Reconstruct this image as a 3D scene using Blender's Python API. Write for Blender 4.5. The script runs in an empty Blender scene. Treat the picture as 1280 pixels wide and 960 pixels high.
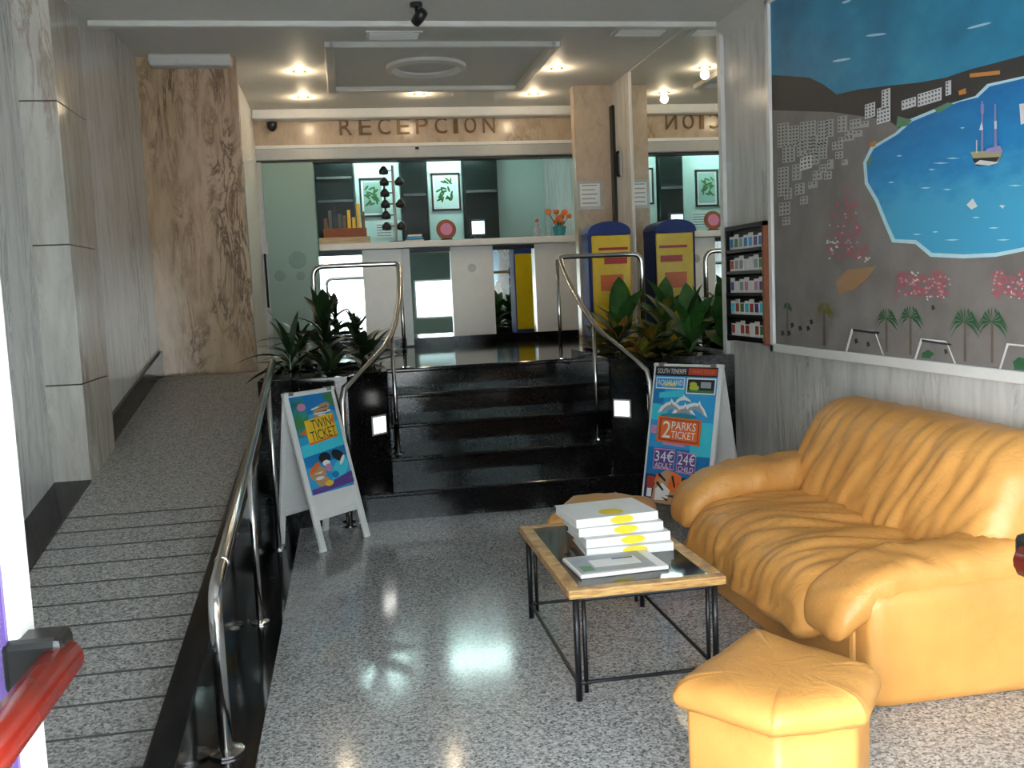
import bpy, math, random
from mathutils import Vector, Matrix, noise as mnoise
random.seed(7)
S = bpy.context.scene
COL = S.collection

# ------------------------------------------------------------------ camera
CAM = Vector((0, 0, 1.6))
YAW, PITCH, ROLL, FOC = -0.1677315, -0.0997950, -0.0449796, 1200.0
cam = bpy.data.cameras.new('camera'); cam.sensor_width = 36; cam.lens = FOC / 1280 * 36
cam.clip_start = 0.05; cam.clip_end = 200
cam_o = bpy.data.objects.new('camera', cam); COL.objects.link(cam_o)
ROT = (Matrix.Rotation(YAW, 3, 'Z') @ Matrix.Rotation(PITCH, 3, 'X') @ Matrix.Rotation(math.pi / 2, 3, 'X') @ Matrix.Rotation(ROLL, 3, 'Z'))
cam_o.matrix_world = Matrix.Translation(CAM) @ ROT.to_4x4()
S.camera = cam_o

# ------------------------------------------------------------------ daylight, exposure
w = bpy.data.worlds.new('overcast_sky'); S.world = w; w.use_nodes = True
bgn = w.node_tree.nodes['Background']; bgn.inputs[0].default_value = (0.86, 0.95, 1.0, 1); bgn.inputs[1].default_value = 12.5
sun = bpy.data.lights.new('hazy_sun_offscreen', 'SUN'); sun.energy = 17; sun.angle = math.radians(55); sun.color = (1, .97, .92)
sun_o = bpy.data.objects.new('hazy_sun_offscreen', sun); COL.objects.link(sun_o); sun_o.rotation_euler = Vector((.62, .68, -.42)).to_track_quat('-Z', 'Y').to_euler()
S.view_settings.view_transform = 'Standard'; S.view_settings.look = 'None'
S.view_settings.gamma = 1; S.view_settings.use_curve_mapping = False
S.view_settings.exposure = 0.66

# ------------------------------------------------------------------ pixel -> point helpers (a ray meets a known plane)
def ray(x, y): return ROT @ Vector(((x - 640) / FOC, -(y - 480) / FOC, -1))
def at(x, y, axis, v):
    r = ray(x, y); i = 'XYZ'.index(axis); t = (v - CAM[i]) / r[i]; return CAM + r * t

# ------------------------------------------------------------------ materials
MATS = {}
def nd(nt, typ, **kw):
    n = nt.nodes.new(typ)
    for k, v in kw.items():
        if isinstance(k, str) and hasattr(n, k): setattr(n, k, v)
    return n
def base_mat(name, col=(.8, .8, .8), rough=.5, metal=0, **kw):
    m = bpy.data.materials.new(name); m.use_nodes = True
    b = m.node_tree.nodes['Principled BSDF']
    b.inputs['Base Color'].default_value = (*col, 1); b.inputs['Roughness'].default_value = rough; b.inputs['Metallic'].default_value = metal
    for k, v in kw.items(): b.inputs[k.replace('_', ' ')].default_value = v
    MATS[name] = m; return m, m.node_tree, b
def coords(nt, scale=(1, 1, 1), rot=(0, 0, 0), kind='Object'):
    tc = nd(nt, 'ShaderNodeTexCoord'); mp = nd(nt, 'ShaderNodeMapping')
    mp.inputs['Scale'].default_value = scale; mp.inputs['Rotation'].default_value = rot
    nt.links.new(tc.outputs[kind], mp.inputs['Vector']); return mp.outputs['Vector']
def wcoords(nt, scale=(1, 1, 1), rot=(0, 0, 0)):
    g = nd(nt, 'ShaderNodeNewGeometry'); mp = nd(nt, 'ShaderNodeMapping')
    mp.inputs['Scale'].default_value = scale; mp.inputs['Rotation'].default_value = rot
    nt.links.new(g.outputs['Position'], mp.inputs['Vector']); return mp.outputs['Vector']
def ramp(nt, fac, stops, interp='LINEAR'):
    r = nd(nt, 'ShaderNodeValToRGB'); e = r.color_ramp.elements; r.color_ramp.interpolation = interp
    while len(e) < len(stops): e.new(.5)
    for q, (p, c) in zip(e, stops): q.position = p; q.color = (*c, 1)
    nt.links.new(fac, r.inputs[0]); return r.outputs[0]
def noise(nt, vec, scale, detail=4, rough=.55, dist=0):
    n = nd(nt, 'ShaderNodeTexNoise'); n.inputs['Scale'].default_value = scale; n.inputs['Detail'].default_value = detail
    n.inputs['Roughness'].default_value = rough; n.inputs['Distortion'].default_value = dist
    nt.links.new(vec, n.inputs['Vector']); return n.outputs['Fac']
def mix(nt, fac, a, b, typ='MIX'):
    m = nd(nt, 'ShaderNodeMix', data_type='RGBA', blend_type=typ)
    if isinstance(fac, (int, float)): m.inputs[0].default_value = fac
    else: nt.links.new(fac, m.inputs[0])
    for s, v in ((m.inputs[6], a), (m.inputs[7], b)):
        if isinstance(v, tuple): s.default_value = (*v, 1)
        else: nt.links.new(v, s)
    return m.outputs[2]
def bump(nt, b, h, strength=.2, dist=.01):
    n = nd(nt, 'ShaderNodeBump'); n.inputs['Strength'].default_value = strength; n.inputs['Distance'].default_value = dist
    nt.links.new(h, n.inputs['Height']); nt.links.new(n.outputs[0], b.inputs['Normal'])
def plain(name, col, rough=.5, metal=0, var=.12, scale=12, **kw):
    m, nt, b = base_mat(name, col, rough, metal, **kw)
    f = noise(nt, coords(nt), scale, 3)
    c = ramp(nt, f, [(.25, tuple(v * (1 - var) for v in col)), (.75, tuple(min(1, v * (1 + var)) for v in col))])
    nt.links.new(c, b.inputs['Base Color']); return m
def marble(name, base, dark, vein, vfac=(.5, .62), rough=.16, zs=.16, stain=None):
    m, nt, b = base_mat(name, base, rough)
    v = wcoords(nt, (1, 1, zs), (.12, .08, 0))
    big = noise(nt, v, 2.2, 6, .6, .8)
    fine = noise(nt, v, 14, 8, .65, .4)
    c = ramp(nt, fine, [(.3, dark), (.55, base), (.8, tuple(min(1, x * 1.12) for x in base))])
    vf = ramp(nt, big, [(vfac[0], (0, 0, 0)), (vfac[1], (1, 1, 1))])
    v2 = noise(nt, v, 6.5, 8, .7, 1.6)
    vv = ramp(nt, v2, [(.44, (0, 0, 0)), (.5, (1, 1, 1)), (.56, (0, 0, 0))])
    k = mix(nt, 1.0, vf, vv, 'MULTIPLY')
    c = mix(nt, k, c, vein)
    if stain:
        s = ramp(nt, noise(nt, v, 1.3, 3, .5, .5), [(.42, (0, 0, 0)), (.62, (1, 1, 1))])
        c = mix(nt, s, c, stain, 'MULTIPLY')
    nt.links.new(c, b.inputs['Base Color']); return m
marble('grey_marble', (.70, .69, .675), (.54, .54, .53), (.38, .38, .37))
marble('pillar_marble', (.58, .56, .52), (.45, .43, .40), (.34, .27, .22), stain=(.96, .9, .84))
marble('pink_marble', (.66, .46, .32), (.50, .32, .21), (.14, .08, .05), (.44, .58), .12, .22, stain=(.82, .84, .74))
marble('beige_marble', (.54, .425, .32), (.45, .35, .26), (.30, .21, .15), (.5, .7), .2, .5)

def granite(name, stops, scale=150, rough=.09, spec=.5):
    m, nt, b = base_mat(name, (.3, .3, .3), rough)
    v = wcoords(nt)
    vo = nd(nt, 'ShaderNodeTexVoronoi'); vo.inputs['Scale'].default_value = scale; nt.links.new(v, vo.inputs['Vector'])
    n2 = noise(nt, v, scale * .45, 5, .7)
    sep = nd(nt, 'ShaderNodeSeparateColor'); nt.links.new(vo.outputs['Color'], sep.inputs[0])
    ma = nd(nt, 'ShaderNodeMath', operation='ADD'); ma.inputs[1].default_value = 0
    nt.links.new(sep.outputs[0], ma.inputs[0])
    avg = nd(nt, 'ShaderNodeMix'); avg.inputs[0].default_value = .55
    nt.links.new(ma.outputs[0], avg.inputs[2]); nt.links.new(n2, avg.inputs[3])
    c = ramp(nt, avg.outputs[0], stops)
    nt.links.new(c, b.inputs['Base Color']); b.inputs['Specular IOR Level'].default_value = spec
    return m
granite('grey_granite', [(.26, (.11, .112, .118)), (.42, (.30, .305, .315)), (.56, (.43, .435, .445)), (.72, (.60, .60, .61))], 120, .12)
granite('ramp_granite', [(.26, (.10, .10, .10)), (.42, (.29, .287, .283)), (.56, (.41, .406, .40)), (.72, (.58, .575, .565))], 120, .3, .4)
granite('black_granite', [(.3, (.004, .004, .005)), (.62, (.008, .008, .009)), (.76, (.02, .02, .022)), (.86, (.08, .08, .085))], 170, .10, .30)

plain('ceiling_paint', (.64, .63, .60), .6, var=.03)
plain('white_paint', (.78, .78, .77), .4, var=.04)
plain('white_lacquer', (.82, .81, .80), .25, var=.03)
plain('grey_metal_paint', (.42, .43, .43), .35, .2, var=.05)
plain('dark_metal', (.02, .022, .026), .35, .6, var=.2)
plain('black_plastic', (.012, .012, .013), .35, var=.2)
plain('bronze', (.16, .09, .04), .4, .4, var=.3)
plain('teal_panel', (.50, .66, .61), .3, var=.05, scale=2)
plain('frosted_teal', (.26, .40, .365), .3, var=.05, scale=2)
plain('dark_teal_wall', (.06, .11, .10), .5, var=.1)
plain('street_wall', (.16, .20, .20), .7, var=.15, scale=2)
plain('pale_paving', (.56, .55, .53), .8, var=.1, scale=3)
plain('pale_teal', (.62, .84, .80), .35, var=.04, scale=3)
plain('etched', (.19, .32, .29), .4, var=.1)
plain('dark_cabinet', (.004, .010, .009), .25, var=.4, scale=3)
plain('dark_shelf', (.10, .11, .11), .4, var=.2)
plain('anti_slip', (.10, .10, .10), .8)
plain('soil', (.03, .022, .016), .95, var=.5, scale=60)
plain('red_bar', (.46, .035, .02), .22, var=.2, scale=8)
plain('bin_blue', (.008, .03, .19), .6, var=.1)
plain('bin_yellow', (.88, .56, .01), .3, var=.06)
plain('bin_red', (.5, .03, .02), .4)
plain('orange_flower', (.85, .20, .04), .6, var=.3, scale=40)
plain('terracotta', (.30, .10, .05), .7)
plain('paper', (.80, .81, .80), .7, var=.04)
plain('yellow_print', (.88, .66, .03), .6, var=.08)
plain('brass', (.55, .40, .14), .3, .9)
base_mat('steel', (.62, .61, .60), .16, 1)
base_mat('mirror', (.86, .90, .88), .015, 1)
m, nt, b = base_mat('clear_glass', (.9, .97, .95), .02)
tr = nd(nt, 'ShaderNodeBsdfTransparent'); tr.inputs[0].default_value = (.93, .97, .96, 1); mxs = nd(nt, 'ShaderNodeMixShader'); mxs.inputs[0].default_value = .06
nt.links.new(tr.outputs[0], mxs.inputs[1]); nt.links.new(b.outputs[0], mxs.inputs[2]); nt.links.new(mxs.outputs[0], nt.nodes['Material Output'].inputs[0])
m, nt, b = base_mat('table_glass', (.10, .085, .075), .05); b.inputs['Transmission Weight'].default_value = .75; b.inputs['IOR'].default_value = 1.3
def emit(name, col, st):
    m, nt, b = base_mat(name, col, .5); b.inputs['Emission Color'].default_value = (*col, 1); b.inputs['Emission Strength'].default_value = st
emit('lamp_glow', (1, .88, .68), 40)
emit('step_light_glow', (1, .98, .92), 3)
emit('tube_glow', (.72, 1.0, .95), 48)
emit('screen_glow', (.55, .8, .95), 1.2)

# leather: ochre hide with fine grain and soft creases
m, nt, b = base_mat('ochre_leather', (.78, .44, .13), .42)
v = coords(nt); f = noise(nt, v, 3.2, 4, .6)
nt.links.new(ramp(nt, f, [(.25, (.55, .25, .062)), (.5, (.62, .30, .078)), (.8, (.68, .345, .098))]), b.inputs['Base Color'])
f2 = noise(nt, coords(nt, (1, 1, 1)), 9, 6, .6, 1.2); bump(nt, b, f2, .28, .02)
# striped light wood of the table edge
m, nt, b = base_mat('rattan_wood', (.5, .27, .09), .35)
f = noise(nt, coords(nt, (4, 4, 60)), 3, 4, .6, .3)
nt.links.new(ramp(nt, f, [(.3, (.20, .085, .03)), (.5, (.52, .29, .10)), (.7, (.72, .48, .20))]), b.inputs['Base Color'])
m, nt, b = base_mat('pale_wood', (.55, .42, .24), .45)
f = noise(nt, coords(nt, (3, 30, 30)), 2, 4); nt.links.new(ramp(nt, f, [(.3, (.45, .33, .18)), (.7, (.62, .50, .30))]), b.inputs['Base Color'])
def leafmat(name, a, bcol, scale=9):
    m, nt, b = base_mat(name, a, .32); f = noise(nt, coords(nt, (1, 1, 1)), scale, 4, .6, .6)
    nt.links.new(ramp(nt, f, [(.38, a), (.6, bcol)]), b.inputs['Base Color'])
leafmat('leaf_dark', (.008, .022, .008), (.02, .045, .014))
leafmat('leaf_green', (.02, .075, .018), (.05, .14, .03))
leafmat('leaf_olive', (.07, .095, .015), (.20, .20, .03), 14)
leafmat('leaf_croton', (.16, .035, .012), (.30, .17, .02), 16)
def flat(name, col, rough=.55): return plain(name, col, rough, var=.05, scale=20)
# mural paints
m, nt, b = base_mat('mural_sky', (.1, .3, .5), .5)
nt.links.new(ramp(nt, noise(nt, wcoords(nt, (1, 1, 1.6)), 2.2, 4), [(.3, (.022, .19, .36)), (.5, (.026, .26, .46)), (.72, (.045, .34, .54))]), b.inputs['Base Color'])
m, nt, b = base_mat('mural_sea', (.02, .25, .55), .5)
v = wcoords(nt, (1, 1, 2.5)); sp = nd(nt, 'ShaderNodeSeparateXYZ'); nt.links.new(wcoords(nt), sp.inputs[0])
mr = nd(nt, 'ShaderNodeMapRange'); mr.inputs[1].default_value = 2.9; mr.inputs[2].default_value = 1.7; nt.links.new(sp.outputs[2], mr.inputs[0])
nz = noise(nt, v, 5, 5); ad = nd(nt, 'ShaderNodeMath', operation='MULTIPLY_ADD'); ad.inputs[1].default_value = .35; nt.links.new(nz, ad.inputs[0]); nt.links.new(mr.outputs[0], ad.inputs[2])
nt.links.new(ramp(nt, ad.outputs[0], [(.2, (.006, .10, .30)), (.6, (.008, .17, .48)), (.85, (.02, .27, .62)), (1.0, (.07, .42, .70))]), b.inputs['Base Color'])
m, nt, b = base_mat('mural_land', (.2, .2, .2), .6)
nt.links.new(ramp(nt, noise(nt, wcoords(nt), 4, 5), [(.3, (.20, .18, .175)), (.7, (.28, .255, .25))]), b.inputs['Base Color'])
for nme, c in dict(mural_hill=(.055, .05, .05), mural_beach=(.24, .22, .215), mural_town=(.085, .08, .08), mural_building=(.46, .45, .45), mural_building_pale=(.74, .74, .76),
                   mural_window=(.07, .07, .08), mural_foam=(.55, .82, .92), mural_palm=(.035, .13, .06), mural_palm_dry=(.20, .19, .03), mural_trunk=(.17, .13, .11), mural_pink=(.46, .13, .16),
                   mural_rose=(.62, .33, .36), mural_white=(.78, .78, .80), mural_path=(.42, .25, .13), mural_orange=(.62, .25, .06), mural_green=(.12, .28, .16), mural_violet=(.35, .28, .55), mural_hull=(.45, .40, .22), mural_near_black=(.045, .045, .05)).items(): flat(nme, c)  # the last paint is the near-black of the figures and boat keel
# poster inks
for nme, c in dict(ink_blue=(.01, .20, .52), ink_sky=(.03, .36, .72), ink_cyan=(.05, .62, .78), ink_black=(.012, .012, .018), ink_yellow=(.85, .55, .03), ink_orange=(.82, .17, .03), ink_red=(.45, .05, .03), ink_white=(.85, .85, .85),
                   ink_teal=(.03, .25, .28), ink_green=(.05, .22, .07), ink_lime=(.45, .55, .05), ink_grey=(.32, .36, .40), ink_tan=(.55, .32, .16), ink_violet=(.12, .06, .28), ink_pink=(.65, .25, .45), ink_navy=(.01, .03, .14)).items(): flat(nme, c, .4)

# ------------------------------------------------------------------ mesh builder
WL = {}                                   # world location of every object made here
class MB:
    def __init__(s): s.v = []; s.f = []
    def add(s, vs, fs):
        o = len(s.v); s.v += [Vector(p) for p in vs]; s.f += [[i + o for i in q] for q in fs]; return s
    def box(s, x0, x1, y0, y1, z0, z1, M=None):
        vs = [Vector((x, y, z)) for z in (z0, z1) for y in (y0, y1) for x in (x0, x1)]
        if M: vs = [M @ p for p in vs]
        return s.add(vs, [(0, 2, 3, 1), (4, 5, 7, 6), (0, 1, 5, 4), (2, 6, 7, 3), (0, 4, 6, 2), (1, 3, 7, 5)])
    def prism(s, poly, z0, z1, M=None):            # poly in xy (counter-clockwise), z0/z1 numbers or functions of (x, y)
        n = len(poly); g = lambda z, p: z(p[0], p[1]) if callable(z) else z
        vs = [Vector((p[0], p[1], g(z0, p))) for p in poly] + [Vector((p[0], p[1], g(z1, p))) for p in poly]
        if M: vs = [M @ p for p in vs]
        return s.add(vs, [list(range(n))[::-1], list(range(n, 2 * n))] + [(i, (i + 1) % n, n + (i + 1) % n, n + i) for i in range(n)])
    def tube(s, pts, r, seg=10, cap=True):
        pts = [Vector(p) for p in pts]; n = len(pts); rings = []; ref = None
        rr = r if isinstance(r, (list, tuple)) else [r] * n
        for i, p in enumerate(pts):
            t = (pts[min(i + 1, n - 1)] - pts[max(i - 1, 0)]).normalized()
            if ref is None: ref = t.orthogonal().normalized()
            ref = (ref - t * ref.dot(t)).normalized(); bi = t.cross(ref)
            rings.append([p + (ref * math.cos(a) + bi * math.sin(a)) * rr[i] for a in [k * 2 * math.pi / seg for k in range(seg)]])
        fs = [(i * seg + k, i * seg + (k + 1) % seg, (i + 1) * seg + (k + 1) % seg, (i + 1) * seg + k) for i in range(n - 1) for k in range(seg)]
        if cap: fs += [list(range(seg))[::-1], [(n - 1) * seg + k for k in range(seg)]]
        return s.add([q for R in rings for q in R], fs)
    def lathe(s, prof, c=(0, 0, 0), seg=20, M=None):     # prof: (radius, z)
        c = Vector(c); vs = []
        for r, z in prof:
            for k in range(seg):
                a = k * 2 * math.pi / seg; vs.append(c + Vector((r * math.cos(a), r * math.sin(a), z)))
        if M: vs = [M @ p for p in vs]
        n = len(prof)
        fs = [(i * seg + k, i * seg + (k + 1) % seg, (i + 1) * seg + (k + 1) % seg, (i + 1) * seg + k) for i in range(n - 1) for k in range(seg)]
        fs += [list(range(seg))[::-1], [(n - 1) * seg + k for k in range(seg)]]
        return s.add(vs, fs)
    def rbox(s, c, h, r, n=(10, 10, 6), fn=None):          # rounded box: centre, half sizes, radius, samples
        c = Vector(c); idx = {}; fs = []; vs = []
        def smp(i, k): t = 2 * i / k - 1; return .45 * t + .55 * math.sin(t * math.pi / 2)
        def vert(i, j, k):
            key = (i, j, k)
            if key not in idx:
                p = Vector((smp(i, n[0]) * h[0], smp(j, n[1]) * h[1], smp(k, n[2]) * h[2]))
                q = Vector([max(-(h[a] - r), min(h[a] - r, p[a])) for a in range(3)]); d = p - q
                p = q + d.normalized() * r if d.length > 1e-9 else p
                idx[key] = len(vs); vs.append(fn(p) + c if fn else p + c)
            return idx[key]
        for a in range(3):
            b_, d_ = [x for x in range(3) if x != a]
            for side in (0, n[a]):
                for i in range(n[b_]):
                    for j in range(n[d_]):
                        q = []
                        for (u, v) in ((i, j), (i + 1, j), (i + 1, j + 1), (i, j + 1)):
                            k = [0, 0, 0]; k[a] = side; k[b_] = u; k[d_] = v; q.append(vert(*k))
                        flip = (side == 0) ^ (a == 1)
                        fs.append(q[::-1] if flip else q)
        return s.add(vs, fs)
    def build(s, name, mat, parent=None, smooth=False, bevel=0, org=None):
        lo = Vector([min(p[i] for p in s.v) for i in range(3)]); hi = Vector([max(p[i] for p in s.v) for i in range(3)])
        o_ = Vector(org) if org else Vector(((lo.x + hi.x) / 2, (lo.y + hi.y) / 2, lo.z))
        me = bpy.data.meshes.new(name); me.from_pydata([tuple(p - o_) for p in s.v], [], s.f); me.update()
        me.materials.append(MATS[mat])
        ob = bpy.data.objects.new(name, me); COL.objects.link(ob); WL[ob] = o_
        if parent: ob.parent = parent; ob.location = o_ - WL.get(parent, Vector())
        else: ob.location = o_
        if smooth:
            for p in me.polygons: p.use_smooth = True
        if bevel:
            md = ob.modifiers.new('edge', 'BEVEL'); md.width = bevel; md.segments = 2; md.limit_method = 'ANGLE'
        return ob
def smooth_by_angle(ob, deg=40):
    me = ob.data
    for p in me.polygons: p.use_smooth = True
    try: me.set_sharp_from_angle(angle=math.radians(deg))
    except Exception: pass
    return ob
def empty(name, loc, label=None, cat=None, group=None, kind=None):
    e = bpy.data.objects.new(name, None); COL.objects.link(e); e.location = loc; e.empty_display_size = .1; WL[e] = Vector(loc)
    return tag(e, label, cat, group, kind)
def tag(o, label=None, cat=None, group=None, kind=None):
    if label: o['label'] = label
    if cat: o['category'] = cat
    if group: o['group'] = group
    if kind: o['kind'] = kind
    return o
def struct(name, mb, mat, label, cat, bevel=0, parent=None, smooth=False):
    return tag(mb.build(name, mat, parent, bevel=bevel, smooth=smooth), label, cat, kind='structure')
def box(*a, **k): return MB().box(*a, **k)
def dup(o, parent=None, mesh=True):
    c = o.copy(); COL.objects.link(c); c.parent = parent
    for ch in list(o.children): dup(ch, c)
    return c
_txt = {}
def text_verts(s):
    if s not in _txt:
        cu = bpy.data.curves.new('lettering', 'FONT'); cu.body = s; cu.resolution_u = 3
        ob = bpy.data.objects.new('lettering', cu); COL.objects.link(ob)
        bpy.context.view_layer.update()
        me = bpy.data.meshes.new_from_object(ob.evaluated_get(bpy.context.evaluated_depsgraph_get()))
        vs = [v.co.copy() for v in me.vertices]; fs = [list(p.vertices) for p in me.polygons]
        bpy.data.objects.remove(ob); bpy.data.curves.remove(cu); bpy.data.meshes.remove(me)
        x0 = min(v.x for v in vs); x1 = max(v.x for v in vs); y0 = min(v.y for v in vs); y1 = max(v.y for v in vs)
        _txt[s] = ([((v.x - x0) / (x1 - x0), (v.y - y0) / (y1 - y0)) for v in vs], fs)
    return _txt[s]
class Face:                                # a flat frame in space: origin, unit u (right), v (up), n (out)
    def __init__(s, o, u, v): s.o = Vector(o); s.u = Vector(u).normalized(); s.v = Vector(v).normalized(); s.n = s.u.cross(s.v)
    def p(s, a, b, c=0): return s.o + s.u * a + s.v * b + s.n * c
    def poly(s, mb, pts, d): return mb.add([s.p(a, b, d) for a, b in pts], [list(range(len(pts)))])
    def slab(s, mb, a0, a1, b0, b1, c0, c1):
        vs = [s.p(a, b, c) for c in (c0, c1) for b in (b0, b1) for a in (a0, a1)]
        return mb.add(vs, [(0, 2, 3, 1), (4, 5, 7, 6), (0, 1, 5, 4), (2, 6, 7, 3), (0, 4, 6, 2), (1, 3, 7, 5)])
    def text(s, mb, t, a0, a1, b0, b1, d, skew=0, rot=0):
        vs, fs = text_verts(t); ca, cb = (a0 + a1) / 2, (b0 + b1) / 2; out = []
        for x, y in vs:
            a = a0 + x * (a1 - a0) + skew * (y - .5); b_ = b0 + y * (b1 - b0)
            if rot: da, db = a - ca, b_ - cb; a, b_ = ca + da * math.cos(rot) - db * math.sin(rot), cb + da * math.sin(rot) + db * math.cos(rot)
            out.append(s.p(a, b_, d))
        return mb.add(out, fs)
def ell(ca, cb, ra, rb, n=14, rot=0):
    return [(ca + ra * math.cos(t) * math.cos(rot) - rb * math.sin(t) * math.sin(rot), cb + ra * math.cos(t) * math.sin(rot) + rb * math.sin(t) * math.cos(rot)) for t in [k * 2 * math.pi / n for k in range(n)]]

# ================================================================== THE SHELL
UP = .98                                    # level of the reception floor
XR = 2.82                                   # plane of the right-hand wall
def rz(y): return max(0, .17 * (y - 2.43))  # ramp surface
def cz(y): return .27 + .13 * (y - 2.8)     # coping beside the ramp
LC, UC = 3.40, 3.62                         # lobby and reception ceilings

struct('floor', box(-1.9, XR + .2, -.9, 6.8, -.12, 0), 'grey_granite', 'polished speckled grey granite lobby floor', 'floor')
struct('floor_street', box(-9, 10, -14, -.9, -.2, -.06), 'pale_paving', 'pale pavement outside the entrance', 'pavement')
st_w = struct('wall_street', box(-10, 12, -14.6, -14, 2.0, 5.0), 'street_wall', 'dull facade across the street', 'wall')
box(-10, 12, -14.5, -14, -.1, 2.0).build('pale_ground_storey', 'white_paint', st_w)
struct('added_canopy', box(-4, 5, -1.7, .30, 2.56, 2.66), 'white_paint', 'added canopy above the doors that cuts steep daylight', 'canopy')  # unseen, added to keep steep sky light off the nearest furniture
rampo = struct('floor_ramp', MB().prism([(-1.9, 2.43), (-.62, 2.43), (-.62, 8.2), (-1.9, 8.2)], -.02, lambda x, y: rz(y) if y > 2.5 else -.001), 'ramp_granite', 'speckled grey granite wheelchair ramp along the left wall', 'ramp')
for k in range(14):                          # anti-slip strips across the ramp
    y = 2.72 + k * .2
    MB().add([(-1.52, y, rz(y) - .002), (-.66, y, rz(y) - .002), (-.66, y + .009, rz(y + .009) - .002), (-1.52, y + .009, rz(y + .009) - .002),
              (-1.52, y, rz(y) + .0025), (-.66, y, rz(y) + .0025), (-.66, y + .009, rz(y + .009) + .0025), (-1.52, y + .009, rz(y + .009) + .0025)],
             [(3, 2, 1, 0), (4, 5, 6, 7), (0, 1, 5, 4), (1, 2, 6, 5), (2, 3, 7, 6), (3, 0, 4, 7)]).build('anti_slip_strip', 'anti_slip', rampo)
struct('floor_upper', MB().prism([(-.6, 7.99), (XR + .1, 7.99), (XR + .1, 13.5), (-.6, 13.5)], UP - .2, UP), 'black_granite', 'polished black granite floor of the raised reception level', 'floor')
struct('floor_landing', MB().prism([(-1.9, 8.2), (-.6, 8.2), (-.6, 13.5), (-1.9, 13.5)], UP - .2, UP), 'ramp_granite', 'grey granite landing at the top of the ramp', 'floor')

# left wall: near wall, projecting pillar of stacked slabs, rear wall
struct('wall_left', box(-1.95, -1.72, -.9, 5.86, -.1, UC + .1), 'grey_marble', 'grey veined marble wall beside the ramp entrance', 'wall')
pil = empty('wall_pillar', (-1.73, 6.18, .4), 'projecting marble pillar of stacked slabs on the left wall', 'pillar', kind='structure')
for z0, z1 in ((.5, 1.155), (1.16, 1.955), (1.96, 2.755), (2.76, LC + .1)):
    box(-1.95, -1.52, 5.86, 6.5, z0, z1).build('marble_slab', 'pillar_marble', pil, bevel=.004)
struct('wall_left_rear', box(-1.95, -1.57, 6.5, 8.6, .3, UC + .1), 'grey_marble', 'grey marble wall running back beside the upper ramp', 'wall')
def sloped(x0, x1, y0, y1, h0, h1): return MB().prism([(x0, y0), (x1, y0), (x1, y1), (x0, y1)], lambda x, y: rz(y) + h0, lambda x, y: rz(y) + h1)
struct('baseboard_left', sloped(-1.74, -1.52, 2.45, 5.88, -.05, .015), 'black_granite', 'black granite border strip at the foot of the left wall', 'baseboard')
struct('baseboard_left_rear', sloped(-1.6, -1.545, 6.5, 8.5, -.05, .17), 'black_granite', 'black granite skirting on the wall beside the upper ramp', 'baseboard')
# pink marble wall closing the ramp
struct('wall_back_left', box(-1.75, -.78, 8.5, 8.62, .7, UC + .1), 'pink_marble', 'pinkish brown streaked marble wall at the top of the ramp', 'wall')
struct('wall_return', box(-.98, -.86, 8.62, 11.2, UP, UC + .1), 'white_paint', 'pale return wall leading to the reception opening', 'wall')
# right wall
wr = struct('wall_right', box(XR, XR + .2, -.9, 13.5, -.1, UC + .1), 'grey_marble', 'light grey streaked marble wall behind the sofa', 'wall')
struct('wall_back_right', box(2.42, XR + .05, 9.76, 9.90, UP, UC + .1), 'beige_marble', 'beige marble wall end beside the reception opening', 'wall')
struct('baseboard_right', box(XR - .02, XR + .01, 1.2, 6.72, 0, .12), 'black_granite', 'black granite skirting behind the sofa', 'baseboard')
# street front above the doors
struct('wall_front', box(-1.95, XR + .2, .30, .45, 2.5, LC + .5), 'white_paint', 'pale wall above the entrance doors', 'wall')
struct('wall_front_left', box(-1.95, -.56, .30, .45, -.1, 2.5), 'white_paint', 'pale wall pier beside the entrance doors at the ramp side', 'wall')
wfr = struct('wall_front_right', box(1.32, 1.55, .30, .45, -.1, 2.5), 'dark_teal_wall', 'dark teal wall round the window beside the entrance doors', 'wall')
for (a, b_, c_, d) in ((1.55, 2.72, -.1, 1.0), (1.55, 2.72, 1.86, 2.5), (2.72, XR + .2, -.1, 2.5)): box(a, b_, .30, .45, c_, d).build('wall_piece', 'dark_teal_wall', wfr)
wn_ = empty('window_1', (2.13, .37, 1.0), 'white framed window in the street wall behind the sofa corner', 'window', kind='structure')
for (a, b_, c_, d) in ((1.55, 2.72, 1.0, 1.04), (1.55, 2.72, 1.82, 1.86), (1.55, 1.59, 1.04, 1.82), (2.68, 2.72, 1.04, 1.82)): box(a, b_, .35, .40, c_, d).build('window_frame', 'white_lacquer', wn_)
box(1.59, 2.68, .372, .378, 1.04, 1.82).build('pane', 'clear_glass', wn_)
# ceilings
struct('ceiling', box(-1.95, XR + .2, .44, 6.78, LC, LC + .5), 'ceiling_paint', 'white painted lobby ceiling', 'ceiling')
struct('ceiling_upper', box(-1.95, XR + .2, 6.78, 11.3, UC, UC + .28), 'ceiling_paint', 'cream plaster ceiling over the reception hall', 'ceiling')
struct('trim_1', MB().prism([(-1.72, LC), (-1.72, LC - .10), (-1.60, LC)], -.0, 5.9, Matrix(((1, 0, 0, 0), (0, 0, 1, 0), (0, 1, 0, 0), (0, 0, 0, 1)))), 'ceiling_paint', 'plaster cornice along the left lobby wall', 'cornice')
struct('trim_2', MB().prism([(XR, LC), (XR - .10, LC), (XR, LC - .08)], 0.3, 6.75, Matrix(((1, 0, 0, 0), (0, 0, 1, 0), (0, 1, 0, 0), (0, 0, 0, 1)))), 'ceiling_paint', 'plaster cornice above the mural', 'cornice')
struct('trim_3', box(-1.5, 2.70, 6.62, 6.70, LC - .035, LC + .01), 'ceiling_paint', 'plaster band along the edge of the lobby ceiling', 'cornice', bevel=.01)
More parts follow.
